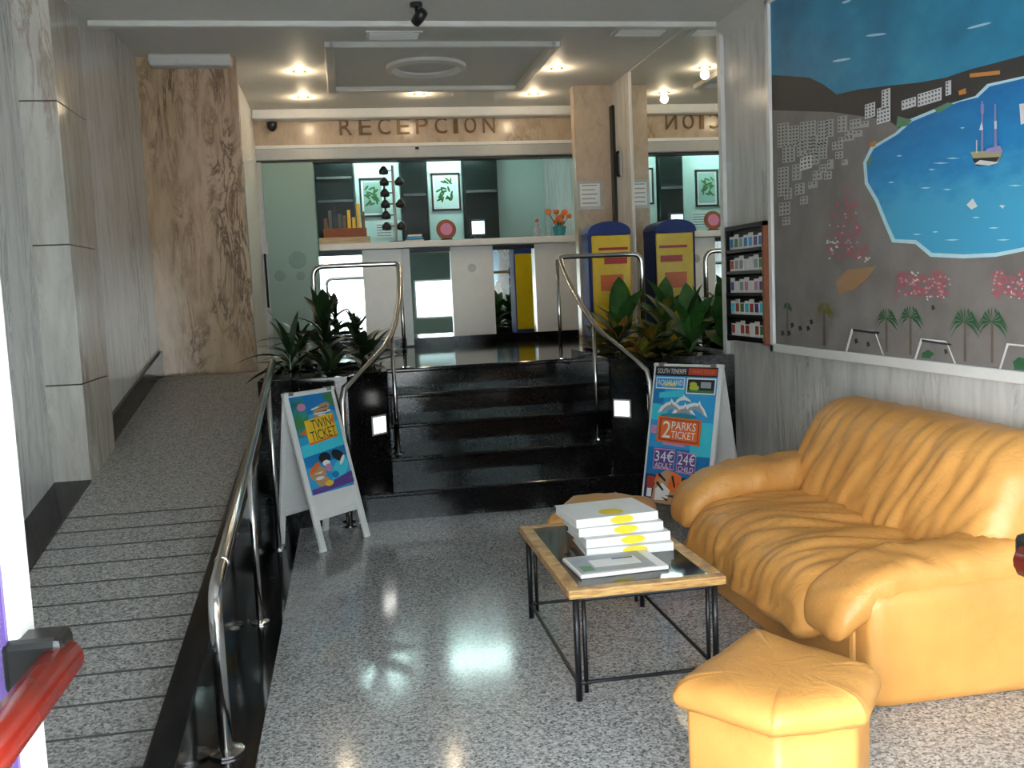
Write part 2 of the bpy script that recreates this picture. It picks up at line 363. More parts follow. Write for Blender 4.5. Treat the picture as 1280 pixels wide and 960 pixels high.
struct('trim_4', box(-1.45, -.80, 8.36, 8.5, UC - .10, UC), 'ceiling_paint', 'pale cornice above the pink marble wall', 'cornice', bevel=.02)
struct('trim_5', box(-.86, XR, 10.82, 11.0, UC - .10, UC + .01), 'white_paint', 'pale stepped cornice above the reception sign', 'cornice', bevel=.02)
# raised ceiling panel with moulded frame and round rose
tray = empty('trim_6', (.9, 8.9, UC - .05), 'moulded plaster frame on the reception ceiling', 'ceiling moulding', kind='structure')
for (a, b_, c_, d) in ((.0, 1.86, 8.02, 8.10), (.0, 1.86, 9.72, 9.80), (-.04, .04, 8.02, 9.80), (1.82, 1.90, 8.02, 9.80)):
    box(a, b_, c_, d, UC - .045, UC + .01).build('moulding', 'ceiling_paint', tray, bevel=.012)
struct('trim_7', MB().lathe([(.36, .01), (.36, -.03), (.31, -.045), (.27, -.02), (.27, .01)], (.85, 8.88, UC), 32), 'ceiling_paint', 'round plaster ceiling rose in the reception ceiling', 'ceiling rose')

# ================================================================== STAIRS AND PLANTERS
st = empty('staircase', (1.07, 7.3, 0), 'five polished black granite steps up to reception', 'stairs', kind='structure')
zs = (.205, .40, .605, .80, UP)
xs = ((-.02, 2.20), (.205, 1.99), (.26, 1.95), (.26, 1.95), (.26, 1.95))
zp = 0
for k, z in enumerate(zs):
    y0 = 6.70 + .305 * k
    mbx = MB().box(xs[k][0], xs[k][1], y0 + .02, 8.0, zp, z - .035)
    s_ = mbx.build('step', 'black_granite', st)
    box(xs[k][0], xs[k][1], y0, 8.0 if k == 4 else y0 + .36, z - .035, z + (.002 if k == 4 else 0)).build('tread', 'black_granite', s_, bevel=.012)
    zp = z - .035 if k == 4 else z - .04
def planter(name, outer, inner, label):
    e = empty(name, (sum(p[0] for p in outer) / len(outer), sum(p[1] for p in outer) / len(outer), 0), label, 'planter')
    n = len(outer); top = 1.04
    mb = MB(); vs = [(x, y, 0) for x, y in outer] + [(x, y, top) for x, y in outer] + [(x, y, top) for x, y in inner] + [(x, y, top - .1) for x, y in inner]
    fs = []
    for i in range(n):
        j = (i + 1) % n
        fs += [(i, j, n + j, n + i), (n + i, n + j, 2 * n + j, 2 * n + i), (2 * n + i, 2 * n + j, 3 * n + j, 3 * n + i)]
    mb.add(vs, fs + [list(range(n))[::-1]]).build('box_wall', 'black_granite', e, org=(WL[e].x, WL[e].y, 0))
    MB().add([(x, y, top - .06) for x, y in inner], [list(range(n))]).build('soil', 'soil', e)
    return e
pl_l = planter('planter', [(-.62, 6.72), (-.02, 6.72), (.27, 7.01), (.27, 8.25), (-.62, 8.25)], [(-.55, 6.79), (-.05, 6.79), (.20, 7.04), (.20, 8.18), (-.55, 8.18)], 'black granite planter between the ramp and the stairs')
pl_r = planter('planter', [(2.22, 6.72), (2.50, 6.72), (XR - .002, 6.72), (XR - .002, 7.05), (XR - .002, 8.25), (1.94, 8.25), (1.94, 7.0)], [(2.25, 6.79), (2.50, 6.79), (2.50, 7.05), (XR - .06, 7.05), (XR - .06, 8.18), (2.01, 8.18), (2.01, 7.03)], 'black granite planter between the stairs and the mirror')
# recessed step lights in the slanting planter faces
def step_light(p0, p1, t, z, label):
    a = Vector((*p0, 0)); b_ = Vector((*p1, 0)); u = (b_ - a).normalized()
    n = Vector((u.y, -u.x, 0)); c = a.lerp(b_, t)
    if n.dot(-c) < 0: n = -n
    F = Face(c + Vector((0, 0, z)) - n * .008, n.cross(Vector((0, 0, 1))) * -1, (0, 0, 1))
    if F.n.dot(n) < 0: F = Face(c + Vector((0, 0, z)) - n * .008, n.cross(Vector((0, 0, 1))), (0, 0, 1))
    e = empty('step_light', c + Vector((0, 0, z - .06)), label, 'wall light')
    mb = MB(); F.slab(mb, -.075, .075, -.07, .07, 0, .013); mb.build('frame', 'grey_metal_paint', e)
    mb = MB(); F.slab(mb, -.06, .06, -.055, .055, .012, .017); mb.build('diffuser', 'step_light_glow', e)
step_light((-.02, 6.72), (.27, 7.01), .72, .66, 'square lit step light in the planter by the ramp')
step_light((2.22, 6.72), (1.94, 7.0), .76, .66, 'square lit step light in the planter by the mirror')

# ramp wall with coping, kerb strip
rw = empty('ramp_wall', (-.6, 5, 0), 'low black granite wall edging the ramp', 'low wall', kind='structure')
MB().prism([(-.655, 1.2), (-.57, 1.2), (-.57, 6.74), (-.655, 6.74)], 0, lambda x, y: cz(y) - .02).build('wall_body', 'black_granite', rw)
MB().prism([(-.66, 1.2), (-.565, 1.2), (-.565, 6.74), (-.66, 6.74)], lambda x, y: cz(y) - .02, lambda x, y: cz(y)).build('coping', 'black_granite', rw, bevel=.004)
struct('floor_border', box(-.57, -.40, 1.2, 6.72, -.01, .004), 'black_granite', 'black granite floor border along the foot of the ramp wall', 'floor border')

def arc(pts, r=.08, n=5):                   # round the corners of a polyline
    pts = [Vector(p) for p in pts]; out = [pts[0]]
    for i in range(1, len(pts) - 1):
        a, b_, c = pts[i - 1], pts[i], pts[i + 1]; d1 = (a - b_); d2 = (c - b_)
        rr = min(r, d1.length * .45, d2.length * .45); p = b_ + d1.normalized() * rr; q = b_ + d2.normalized() * rr
        for k in range(n + 1):
            t = k / n; out.append(p * (1 - t) ** 2 + b_ * 2 * t * (1 - t) + q * t * t)
    return out + [pts[-1]]
def post(e, x, y, z0, z1, r=.016):
    MB().tube([(x, y, z0), (x, y, z1)], r, 10).build('post', 'steel', e, smooth=True)
    MB().lathe([(.0, .0), (.045, .0), (.045, .006), (.02, .012), (.0, .012)], (x, y, z0), 16).build('flange', 'steel', e)
# ramp handrail
rh = empty('ramp_handrail', (-.51, 4.9, .03), 'polished steel handrail rising along the ramp', 'handrail')
rl = lambda y: .59 + .1745 * (y - 3.38)
MB().tube(arc([(-.51, 3.40, .006), (-.51, 3.38, rl(3.38)), (-.51, 6.70, rl(6.70))], .1), .024, 12).build('rail', 'steel', rh, smooth=True)
MB().lathe([(.0, .0), (.062, .0), (.062, .008), (.03, .016), (.0, .016)], (-.51, 3.40, .006), 18).build('flange', 'steel', rh)
MB().tube([(-.51, 3.62, rl(3.62) - .002), (-.51, 3.645, rl(3.645) - .002)], .028, 12).build('collar', 'steel', rh)
for y in (4.78, 6.2): post(rh, -.51, y, .006, rl(y))
# stair handrails
def stair_rail(X0, X1, s, xl, label):
    e = empty('stair_handrail', ((X0 + X1) / 2, 7.3, .03), label, 'handrail')
    zt = 1.84; d = X1 - X0
    fr = [(7.95, 0, zt), (7.80, .02, 1.70), (7.60, .06, 1.555), (7.35, .15, 1.40), (7.20, .24, 1.30), (7.05, .37, 1.21), (6.87, .58, 1.12), (6.72, .82, 1.02), (6.65, .96, .96), (6.63, 1.0, .88), (6.63, 1.0, .0)]
    pts = [(X0 + d * f, y, z) for y, f, z in fr]
    MB().tube(arc([(xl, 7.97, UP), (xl, 7.97, zt), (X0 - s * .09, 7.95, zt)], .09) + arc([(X0 - s * .08, 7.95, zt), (X0, 7.95, zt), pts[1]], .05) + pts[2:], .021, 12).build('rail', 'steel', e, smooth=True)
    post(e, X0 + s * .012, 7.99, UP, zt - .02)
    post(e, X0 + d * .24, 7.20, .40, 1.295)
    MB().tube([(X1, 6.63, .86), (X1, 6.73, .86)], .012, 8).build('bracket', 'steel', e)
    MB().lathe([(.0, .0), (.05, .0), (.05, .006), (.02, .012), (.0, .012)], (X1, 6.63, 0), 16).build('flange', 'steel', e)
    MB().lathe([(.0, .0), (.05, .0), (.05, .006), (.02, .012), (.0, .012)], (xl, 7.97, UP), 16).build('flange', 'steel', e)
stair_rail(.45, -.06, 1, -.24, 'curved polished steel handrail by the planter next to the ramp')
stair_rail(1.80, 2.13, -1, 2.52, 'curved polished steel handrail by the planter next to the mirror')

# ================================================================== RECEPTION
YD = 11.0
def X(px, py, y=YD): return at(px, py, 'Y', y).x
def Zz(px, py, y=YD): return at(px, py, 'Y', y).z
hd = struct('wall_reception', box(-.98, XR + .05, YD, YD + .18, 3.26, UC + .1), 'beige_marble', 'beige marble band carrying the reception lettering', 'wall')
sh = empty('shutter_box', (.8, YD, 3.1), 'grey metal roller shutter box over the reception opening', 'shutter box')
box(-.98, XR, YD - .03, YD + .2, 3.10, 3.25).build('housing', 'grey_metal_paint', sh, bevel=.01)
box(-.98, XR, YD - .045, YD - .028, 3.225, 3.26).build('edge_strip', 'white_paint', sh)
box(-.98, XR, YD - .01, YD + .16, 3.075, 3.10).build('slot', 'black_plastic', sh)
MB().lathe([(0, -.012), (.02, -.012), (.02, .012), (0, .012)], (X(521, 186), YD - .04, Zz(521, 186)), 12).build('lock', 'black_plastic', sh)
# reception lettering, each letter a raised piece
sg = empty('reception_sign', (.9, YD - .02, 3.36), 'bronze capital letters spelling RECEPCION on the marble band', 'sign')
x0, x1 = X(424, 155), X(618, 153); n = 9
wid = dict(I=.35, M=1.2)
word = 'RECEPCION'; adv = [wid.get(c, 1) for c in word]; gap = .55; tot = sum(adv) + gap * (n - 1); cur = 0
for c, a in zip(word, adv):
    u = (x1 - x0) / tot; xa = x0 + cur * u; cur += a + gap
    F = Face((xa, YD - .004, 3.362), (1, 0, 0), (0, 0, 1)); mb = MB()
    vs, fs = text_verts(c); nn = len(vs)
    P = [F.p(px * a * u, py * .175, d) for d in (0, .02) for px, py in vs]
    mb.add(P, [[i + nn for i in q] for q in fs])
    edges = {}
    for q in fs:
        for i in range(len(q)): edges[(q[i], q[(i + 1) % len(q)])] = 1
    mb.f += [[i, j, j + nn, i + nn] for (i, j) in edges if (j, i) not in edges]
    mb.build('letter', 'bronze', sg)
# dome camera beside the lettering
dc = empty('dome_camera', (-.66, YD - .03, 3.38), 'small black dome camera beside the reception lettering', 'camera')
box(-.70, -.62, YD - .035, YD, 3.46, 3.54).build('mount', 'grey_metal_paint', dc)
MB().lathe([(.0, -.07), (.03, -.06), (.05, -.03), (.055, 0), (.055, .03), (0, .04)], (-.66, YD - .08, 3.47), 14).build('dome', 'black_plastic', dc, smooth=True)
# teal glass door on the left of the counter
d3 = empty('door_3', (-.55, YD, UP), 'frosted teal glass door beside the reception counter', 'door', kind='structure')
xa, xb = -.86, X(397, 300)
box(xa + .05, xb, YD - .01, YD + .02, UP, 3.08).build('pane', 'frosted_teal', d3)
box(xa, xa + .05, YD - .05, YD + .03, UP, 3.08).build('door_frame', 'grey_metal_paint', d3)
hb = box(xa - .0, xa + .07, YD - .10, YD - .05, Zz(327, 318), Zz(327, 304)).build('lock_case', 'grey_metal_paint', d3)
MB().tube([(xa + .03, YD - .12, Zz(327, 385)), (xa + .03, YD - .12, Zz(327, 318))], .012, 8).build('pull_bar', 'dark_metal', d3)
for (px, py, r) in ((372, 325, .10), (350, 345, .06), (376, 345, .05)):
    MB().lathe([(0, -.002), (r, -.002), (r, .002), (0, .002)], (0, 0, 0), 16, Matrix.Translation((X(px, py), YD - .013, Zz(px, py))) @ Matrix.Rotation(math.pi / 2, 4, 'X')).build('etched_motif', 'etched', d3)
# the counter
ct = empty('reception_counter', (1.2, YD + .25, UP), 'white reception counter with alternating mirror panels on its front', 'counter')
xL, xR_ = X(399, 303), XR - .005
ztop = Zz(560, 300)
box(xL, xR_, YD + .03, YD + .5, UP, 1.075).build('plinth', 'black_granite', ct)
for a, b_ in ((455, 505), (565, 618), (670, 742)):
    box(X(a, 360), min(X(b_, 360), xR_), YD, YD + .06, 1.075, ztop - .08).build('white_panel', 'white_lacquer', ct, bevel=.004)
box(X(505, 360), X(514, 360), YD - .015, YD + .06, UP + .02, ztop - .08).build('divider', 'grey_metal_paint', ct)
for a, b_ in ((399, 455), (514, 565), (618, 670)):
    mp = box(X(a, 360), X(b_, 360), YD + .045, YD + .06, 1.075, ztop - .08).build('mirror_panel', 'mirror', ct)
    box(X(a, 360), X(b_, 360), YD + .015, YD + .062, ztop - .13, ztop - .08).build('rail_strip', 'dark_metal', mp)
box(xL, xR_, YD - .08, YD + .5, ztop - .075, ztop + .0).build('countertop', 'white_lacquer', ct, bevel=.008)
box(xL, X(463, 300), YD - .06, YD + .3, ztop + .0, ztop + .07).build('raised_ledge', 'pale_wood', ct, bevel=.004)
MB().lathe([(0, -.002), (.05, -.002), (.05, .002), (0, .002)], (0, 0, 0), 16, Matrix.Translation((X(590, 335), YD - .001, Zz(590, 335))) @ Matrix.Rotation(math.pi / 2, 4, 'X')).build('emblem', 'grey_metal_paint', ct)

# back office
YB = 13.3
struct('wall_office_back', box(-1.9, XR + .1, YB, YB + .1, UP, 3.8), 'teal_panel', 'teal painted back wall of the reception office', 'wall')
struct('wall_office_left', box(-1.2, -.98, 11.2, YB, UP, 3.8), 'teal_panel', 'teal side wall of the reception office', 'wall')
struct('ceiling_office', box(-1.2, XR, 11.18, YB + .05, 3.55, 3.7), 'ceiling_paint', 'ceiling of the reception office', 'ceiling')
def XB(px, py=240): return X(px, py, YB)
def ZB(py, px=540): return Zz(px, py, YB)
def cabinet(a, b_, ys, label):
    e = empty('office_cabinet', ((XB(a) + XB(b_)) / 2, YB - .15, UP), label, 'cabinet', 'dark office cabinets')
    box(XB(a), XB(b_), YB - .22, YB - .001, UP, 3.5).build('body', 'dark_cabinet', e)
    for y in ys: box(XB(a) + .02, XB(b_) - .02, YB - .26, YB - .21, ZB(y) - .015, ZB(y) + .015).build('shelf', 'dark_shelf', e)
cabinet(395, 442, (222, 250), 'dark office cabinet behind the teal glass door side of the counter')
cabinet(501, 532, (245,), 'dark office cabinet between the two framed pictures')
cabinet(578, 619, (243,), 'dark office cabinet beyond the second framed picture')
for k, (a, b_, fr, lab) in enumerate(((444, 499, (449, 481, 222, 270), 'framed green plant print on the lit panel near the hanging bottles'), (534, 576, (538, 574, 218, 265), 'framed green plant print above the round red plaque'))):
    pn = struct('wall_office_panel', box(XB(a), XB(b_), YB - .12, YB - .001, UP, 3.5), 'pale_teal', 'pale lit pilaster panel in the reception office', 'wall panel')
    e = empty('framed_picture', ((XB(fr[0]) + XB(fr[1])) / 2, YB - .14, ZB(fr[3])), lab, 'picture')
    xa, xb, za, zb = XB(fr[0]), XB(fr[1]), ZB(fr[3]), ZB(fr[2]); y1 = YB - .121
    box(xa, xb, y1 - .008, y1, za, zb).build('mount', 'paper', e)
    for q in ((xa, xa + .025, za, zb), (xb - .025, xb, za, zb), (xa, xb, za, za + .025), (xa, xb, zb - .025, zb)):
        box(q[0], q[1], y1 - .022, y1, q[2], q[3]).build('frame', 'black_plastic', e)
    F = Face((xa + .05, y1 - .0085, za + .05), (1, 0, 0), (0, 0, 1)); W_, H_ = xb - xa - .1, zb - za - .1
    mb = MB(); F.poly(mb, [(0, 0), (W_, 0), (W_, H_), (0, H_)], .001); mb.build('print', 'pale_teal' if k else 'frosted_teal', e)
    mb = MB()
    for i in range(22): F.poly(mb, ell(W_ * random.uniform(.15, .85), H_ * random.uniform(.25, .9), .045, .014, 8, random.uniform(0, 3)), .002 + .0001 * i)
    mb.build('painted_leaves', 'leaf_green', e)
# office lamps: fluorescent tubes over the counter
for k, xq in enumerate((.35, 1.55)):
    e = empty('fluorescent_lamp', (xq, 12.75, 3.5), ('fluorescent tube lamp on the office ceiling near the hanging bottles', 'fluorescent tube lamp on the office ceiling near the round plaque')[k], 'ceiling lamp', 'office ceiling lamps')
    box(xq - .45, xq + .45, 12.70, 12.80, 3.50, 3.55).build('housing', 'white_paint', e)
    MB().tube([(xq - .42, 12.75, 3.478), (xq + .42, 12.75, 3.478)], .02, 8).build('tube', 'tube_glow', e)
# notices under the pictures
for (a, b_, ya, yb, lab) in ((466, 488, 276, 296, 'white notice pinned below the plant print by the hanging bottles'),):
    F = Face((XB(a), YB - .122, ZB(yb)), (1, 0, 0), (0, 0, 1)); mb = MB(); F.slab(mb, 0, XB(b_) - XB(a), 0, ZB(ya) - ZB(yb), 0, .004)
    nt_ = tag(mb.build('notice', 'paper'), lab, 'notice')
    mb = MB()
    for i in range(5): F.slab(mb, .02, XB(b_) - XB(a) - .03, .03 + i * .035, .04 + i * .035, .004, .0045)
    mb.build('lines_of_print', 'ink_teal', nt_)
# things on the counter
zt = ztop
def onc(px, py=296, y=YD + .15): return X(px, py, y)
e = empty('brochure_basket', (X(430, 285), YD + .1, zt + .07), 'brown basket of leaflets on the wooden counter ledge', 'basket')
xa, xb = X(404, 285), X(458, 285)
MB().prism([(xa, YD - .02), (xb, YD - .02), (xb, YD + .2), (xa, YD + .2)], zt + .07, zt + .17).build('body', 'terracotta', e)
for i in range(9):
    x = xa + .03 + i * (xb - xa - .06) / 8; h = random.uniform(.10, .27)
    box(x - .018, x + .018, YD + .02, YD + .06 + .01 * (i % 3), zt + .16, zt + .17 + h).build('leaflet', random.choice(['dark_shelf', 'ink_red', 'bronze', 'ink_yellow', 'dark_cabinet', 'dark_shelf']), e)
e = empty('bottle_strand', (X(488, 290), YD + .12, zt), 'metal stand with a column of dark glass bottles on the counter', 'bottle rack')
xq = X(494, 260)
MB().tube([(xq, YD + .14, zt), (xq, YD + .14, 3.04)], .016, 8).build('pole', 'grey_metal_paint', e)
MB().lathe([(0, 0), (.09, 0), (.09, .015), (0, .02)], (xq, YD + .14, zt), 16).build('base', 'dark_metal', e)
for i in range(6):
    z = 2.36 + i * .125
    for s in (-1, 1):
        if s == 1 and i % 2: continue
        xx = xq + (.07 if s == 1 else -.10)
        p = MB().lathe([(0, 0), (.05, .01), (.055, .05), (.03, .085), (.015, .1), (0, .1)], (xx, YD + .14, z - .05), 12).build('bottle', 'black_plastic', e, smooth=True)
        MB().tube([(xq, YD + .14, z), (xx, YD + .14, z)], .006, 6).build('arm', 'dark_metal', p)
e = empty('round_plaque', (X(559, 290), YD + .1, zt), 'round reddish brown plaque on a stand on the counter', 'plaque')
Mx = Matrix.Translation((X(559, 288), YD + .1, zt + .127)) @ Matrix.Rotation(math.pi / 2 - .15, 4, 'X')
MB().lathe([(0, -.012), (.11, -.012), (.115, 0), (.11, .012), (0, .012)], (0, 0, 0), 24, Mx).build('disc', 'terracotta', e)
MB().lathe([(0, .012), (.07, .012), (.07, .018), (0, .018)], (0, 0, 0), 20, Mx).build('relief', 'ink_pink', e)
box(X(552, 290), X(566, 290), YD + .06, YD + .14, zt, zt + .02).build('stand', 'dark_metal', e)
e = empty('computer_monitor', (X(603, 290), YD + .3, zt), 'small computer monitor glowing behind the counter', 'monitor')
box(X(592, 290), X(612, 290), YD + .26, YD + .32, zt + .05, zt + .24).build('housing', 'black_plastic', e, bevel=.008)
box(X(594, 290), X(610, 290), YD + .255, YD + .261, zt + .07, zt + .22).build('screen', 'screen_glow', e)
box(X(598, 290), X(606, 290), YD + .26, YD + .34, zt, zt + .06).build('stand', 'black_plastic', e)
e = empty('paper_tray', (X(517, 292), YD + .2, zt), 'stack of blue and white papers on the counter between the prints', 'papers')
for i in range(3): box(X(507 + i * 2, 292), X(530 - i, 292), YD + .05 + .02 * i, YD + .3, zt + .03 * i, zt + .03 * i + .02).build('sheet_stack', ('paper', 'ink_sky', 'paper')[i], e)
e = empty('flower_pot', (X(702, 290), YD + .12, zt), 'little dark pot of orange flowers at the end of the counter', 'flower pot')
c = (X(702, 290), YD + .12, zt)
MB().lathe([(0, 0), (.06, 0), (.085, .11), (.075, .12), (0, .11)], c, 16).build('pot', 'ink_teal', e)
for i in range(14):
    a = random.uniform(0, 6.28); r = random.uniform(.02, .13)
    hz_ = c[2] + .16 + random.uniform(0, .14); MB().tube([(c[0] + .2 * r * math.cos(a), c[1] + .2 * r * math.sin(a), c[2] + .10), (c[0] + r * math.cos(a), c[1] + r * math.sin(a), hz_)], .004, 5).build('stem', 'leaf_green', e)
    MB().rbox((c[0] + r * math.cos(a), c[1] + r * math.sin(a), hz_), (.036, .036, .03), .03, (3, 3, 3)).build('blossom', 'orange_flower', e, smooth=True)
e = empty('desk_figurine', (X(674, 292), YD + .1, zt), 'small pale ornament beside the flower pot on the counter', 'ornament')
MB().lathe([(0, 0), (.05, 0), (.035, .04), (.045, .08), (.02, .12), (.03, .15), (0, .18)], (X(674, 292), YD + .1, zt), 12).build('body', 'ink_grey', e, smooth=True)
MB().lathe([(0, 0), (.022, .01), (.022, .03), (0, .045)], (X(674, 292), YD + .1, zt + .17), 10).build('head', 'ink_red', e, smooth=True)
bx_ = tag(MB().box(XB(684), XB(690), YB - .05, YB - .001, ZB(245), ZB(196)).build('wall_speaker', 'dark_cabinet'), 'tall narrow dark speaker on the teal office wall', 'speaker')

# notice and phone beside the opening
F = Face((at(722, 262, 'Y', 9.76).x, 9.757, at(740, 262, 'Y', 9.76).z), (1, 0, 0), (0, 0, 1)); mb = MB()
W_ = at(756, 240, 'Y', 9.76).x - at(724, 240, 'Y', 9.76).x; H_ = at(740, 226, 'Y', 9.76).z - at(740, 262, 'Y', 9.76).z
F.slab(mb, 0, W_, 0, H_, -.004, .004); no = tag(mb.build('notice', 'grey_metal_paint'), 'framed grey notice on the beige marble beside reception', 'notice')
mb = MB(); F.slab(mb, .03, W_ - .03, .03, H_ - .03, .004, .006); mb.build('sheet', 'paper', no)
mb = MB()
for i in range(5): F.slab(mb, .05, W_ - .06 - .02 * (i % 2), .06 + i * .045, .072 + i * .045, .006, .007)
mb.build('lines_of_print', 'ink_grey', no)
p = at(776, 205, 'X', XR)
e = empty('wall_phone', (XR - .02, p.y, p.z - .12), 'grey handset mounted on the wall beside the mirror', 'phone')
box(XR - .03, XR + .001, p.y - .07, p.y + .07, p.z - .13, p.z + .13).build('base', 'grey_metal_paint', e, bevel=.01)
MB().tube(arc([(XR - .03, p.y - .05, p.z + .11), (XR - .05, p.y - .05, p.z + .11), (XR - .05, p.y - .05, p.z - .12), (XR - .03, p.y - .05, p.z - .12)], .03), .014, 8).build('handset', 'dark_metal', e)
struct('dark_strip', box(XR - .03, XR + .001, 9.66, 9.758, UP, 3.4), 'black_plastic', 'black upright strip beside the beige marble wall end', 'door')  # thin black upright strip set against the right-hand wall

# ================================================================== RIGHT WALL: MIRROR, RACK, MURAL
mi = empty('wall_mirror', (XR, 7.95, 1.0), 'tall wall mirror reflecting the reception counter', 'mirror')
box(XR - .012, XR + .001, 6.86, 9.05, 1.06, UC - .02).build('glass', 'mirror', mi)
box(XR - .03, XR + .001, 6.80, 6.86, 1.04, UC - .02).build('frame_strip', 'white_paint', mi)
box(XR - .02, XR + .001, 9.05, 9.10, 1.0, UC - .02).build('frame_strip', 'white_paint', mi)

# postcard rack
ya, yb = at(962, 350, 'X', XR - .06).y + .05, at(910, 350, 'X', XR - .06).y
za, zb = 1.145, 1.965
rk = empty('postcard_rack', (XR - .03, (ya + yb) / 2, za), 'dark wooden wall rack of postcards beside the mural', 'rack')
box(XR - .02, XR + .001, ya, yb, za, zb).build('back_board', 'dark_metal', rk)
box(XR - .075, XR, ya, ya + .03, za, zb).build('side_board', 'terracotta', rk); box(XR - .075, XR, yb - .02, yb, za, zb).build('side_board', 'dark_metal', rk)
box(XR - .075, XR, ya, yb, zb - .03, zb).build('top_board', 'dark_metal', rk)
rows = 5; rh_ = (zb - za - .06) / rows
for r_ in range(rows):
    z0 = za + .01 + r_ * rh_
    box(XR - .085, XR, ya + .03, yb - .02, z0, z0 + .012).build('shelf', 'dark_metal', rk)
    box(XR - .085, XR - .078, ya + .03, yb - .02, z0, z0 + .035).build('lip', 'dark_metal', rk)
inks = ['paper', 'ink_grey', 'paper', 'ink_sky', 'ink_red', 'paper', 'ink_green', 'ink_grey', 'ink_violet', 'ink_tan', 'ink_pink']
rowcol = ['ink_red', 'ink_cyan', 'paper', 'ink_grey', 'ink_blue']
rowname = ['bottom', 'second lowest', 'middle', 'second highest', 'top']
for r_ in range(rows):
    for k in range(7):
        z0 = za + .022 + r_ * rh_; y = ya + .075 + k * (yb - ya - .13) / 6.4
        pic = rowcol[r_] if (k + r_) % 3 == 1 else random.choice(inks[1:]); cname = {'ink_grey': 'grey', 'paper': 'white', 'ink_sky': 'sky blue', 'ink_red': 'red', 'ink_green': 'green', 'ink_violet': 'violet', 'ink_tan': 'tan', 'ink_pink': 'pink', 'ink_cyan': 'cyan', 'ink_blue': 'dark blue'}[pic]
        card = MB().box(XR - .062, XR - .058, y - .036, y + .036, z0, z0 + .105 + .012 * ((k * 5 + r_) % 3)).build('postcard', 'paper')
        tag(card, 'upright postcard with a %s picture in the %s row of the wall rack' % (cname, rowname[r_]), 'postcard', 'postcards in the %s row of the rack' % rowname[r_])
        mb = MB(); mb.box(XR - .0635, XR - .0615, y - .028, y + .028, z0 + .04, z0 + .098); mb.build('picture', pic, card)

# mural: painted canvas in a white frame
XM = XR - .03
def mp(px, py, d=0): return at(px, py, 'X', XM - d)
myL, myR = mp(968, 300).y, 2.9
mzB, mzT = 1.155, 3.33
mu = empty('bay_mural', (XR, (myL + myR) / 2, mzB), 'large mural of a beach bay with town, boats and palms in a white frame', 'mural')
box(XM, XR + .001, myR, myL, mzB, mzT).build('canvas', 'mural_sky', mu)
fw = .055
for (a, b_, c_, d) in ((myR - fw, myL + fw, mzB - fw, mzB), (myR - fw, myL + fw, mzT, mzT + fw), (myL, myL + fw, mzB - fw, mzT + fw), (myR - fw, myR, mzB - fw, mzT + fw)):
    box(XM - .02, XR + .001, a, b_, c_, d).build('frame', 'white_lacquer', mu, bevel=.006)
def clampm(p): return Vector((p.x, max(myR + .001, min(myL - .001, p.y)), max(mzB + .001, min(mzT - .001, p.z))))
lay = [0]
def paint(name, mat, polys, parent=None):
    lay[0] += 1; d = .0006 * lay[0]; mb = MB()
    for P in polys:
        d += 4e-6
        vs = [clampm(mp(x, y, d)) for x, y in P]; vs = [Vector((XM - d, v.y, v.z)) for v in vs]
        mb.add(vs, [list(range(len(vs)))])
    ob = mb.build(name, mat, parent or mu)
    if len(polys) > 1: ob['kind'] = 'stuff'
    return ob
def paint_each(name, mat, polys):
    for P in polys: paint(name, mat, [P]); lay[0] -= .9
paint('hills', 'mural_hill', [[(960, 96), (985, 95), (1012, 97), (1030, 106), (1046, 118), (1072, 112), (1112, 107), (1150, 103), (1182, 97), (1212, 87), (1250, 77), (1280, 69), (1420, 40), (1420, 140), (1280, 160), (1100, 300), (960, 300)]])
paint('beach', 'mural_land', [[(960, 330), (1020, 300), (1060, 255), (1100, 235), (1280, 240), (1420, 250), (1420, 520), (960, 450)]])
paint('town_ground', 'mural_land', [[(960, 140), (1040, 140), (1110, 150), (1130, 165), (1090, 190), (1080, 210), (1084, 232), (1100, 252), (1075, 290), (1050, 330), (1010, 390), (960, 420)]])
coast = [(1420, 62), (1280, 98), (1237, 108), (1222, 122), (1200, 127), (1178, 136), (1140, 152), (1122, 168), (1092, 186), (1083, 203), (1085, 228), (1098, 250), (1110, 280), (1119, 299), (1145, 300), (1165, 316), (1205, 318), (1245, 316), (1280, 309), (1420, 300)]
foam = [(1420, 58), (1280, 95), (1234, 105), (1219, 120), (1176, 133), (1137, 149), (1119, 166), (1088, 184), (1079, 203), (1081, 230), (1094, 252), (1106, 282), (1115, 303), (1144, 305), (1163, 321), (1205, 323), (1245, 321), (1280, 314), (1420, 305)]
paint('surf_line', 'mural_foam', [foam]); paint('sea', 'mural_sea', [coast])
paint('ripples', 'mural_foam', [[(x, y), (x + w_ * .5, y - 1.2), (x + w_, y - .4), (x + w_ * .5, y + .9)] for x, y, w_ in
      [(1165, 204, 22), (1160, 212, 9), (1182, 198, 18), (1150, 235, 14), (1178, 237, 12), (1120, 195, 8), (1110, 228, 8), (1165, 290, 8), (1215, 272, 10), (1248, 258, 9), (1200, 160, 6), (1235, 285, 14), (1180, 300, 20), (1140, 293, 12), (1245, 300, 18), (1260, 232, 18)]])
paint_each('cloud', 'mural_foam', [ell(x + w_ / 2, y - h * .5, w_ * .5, 1.6, 10, -h / w_) for x, y, w_, h in [(1040, 77, 24, 4), (1082, 45, 26, 3), (1208, 36, 32, 8), (1052, 4, 12, 4)]])
bl = []; wn = []; bp = []
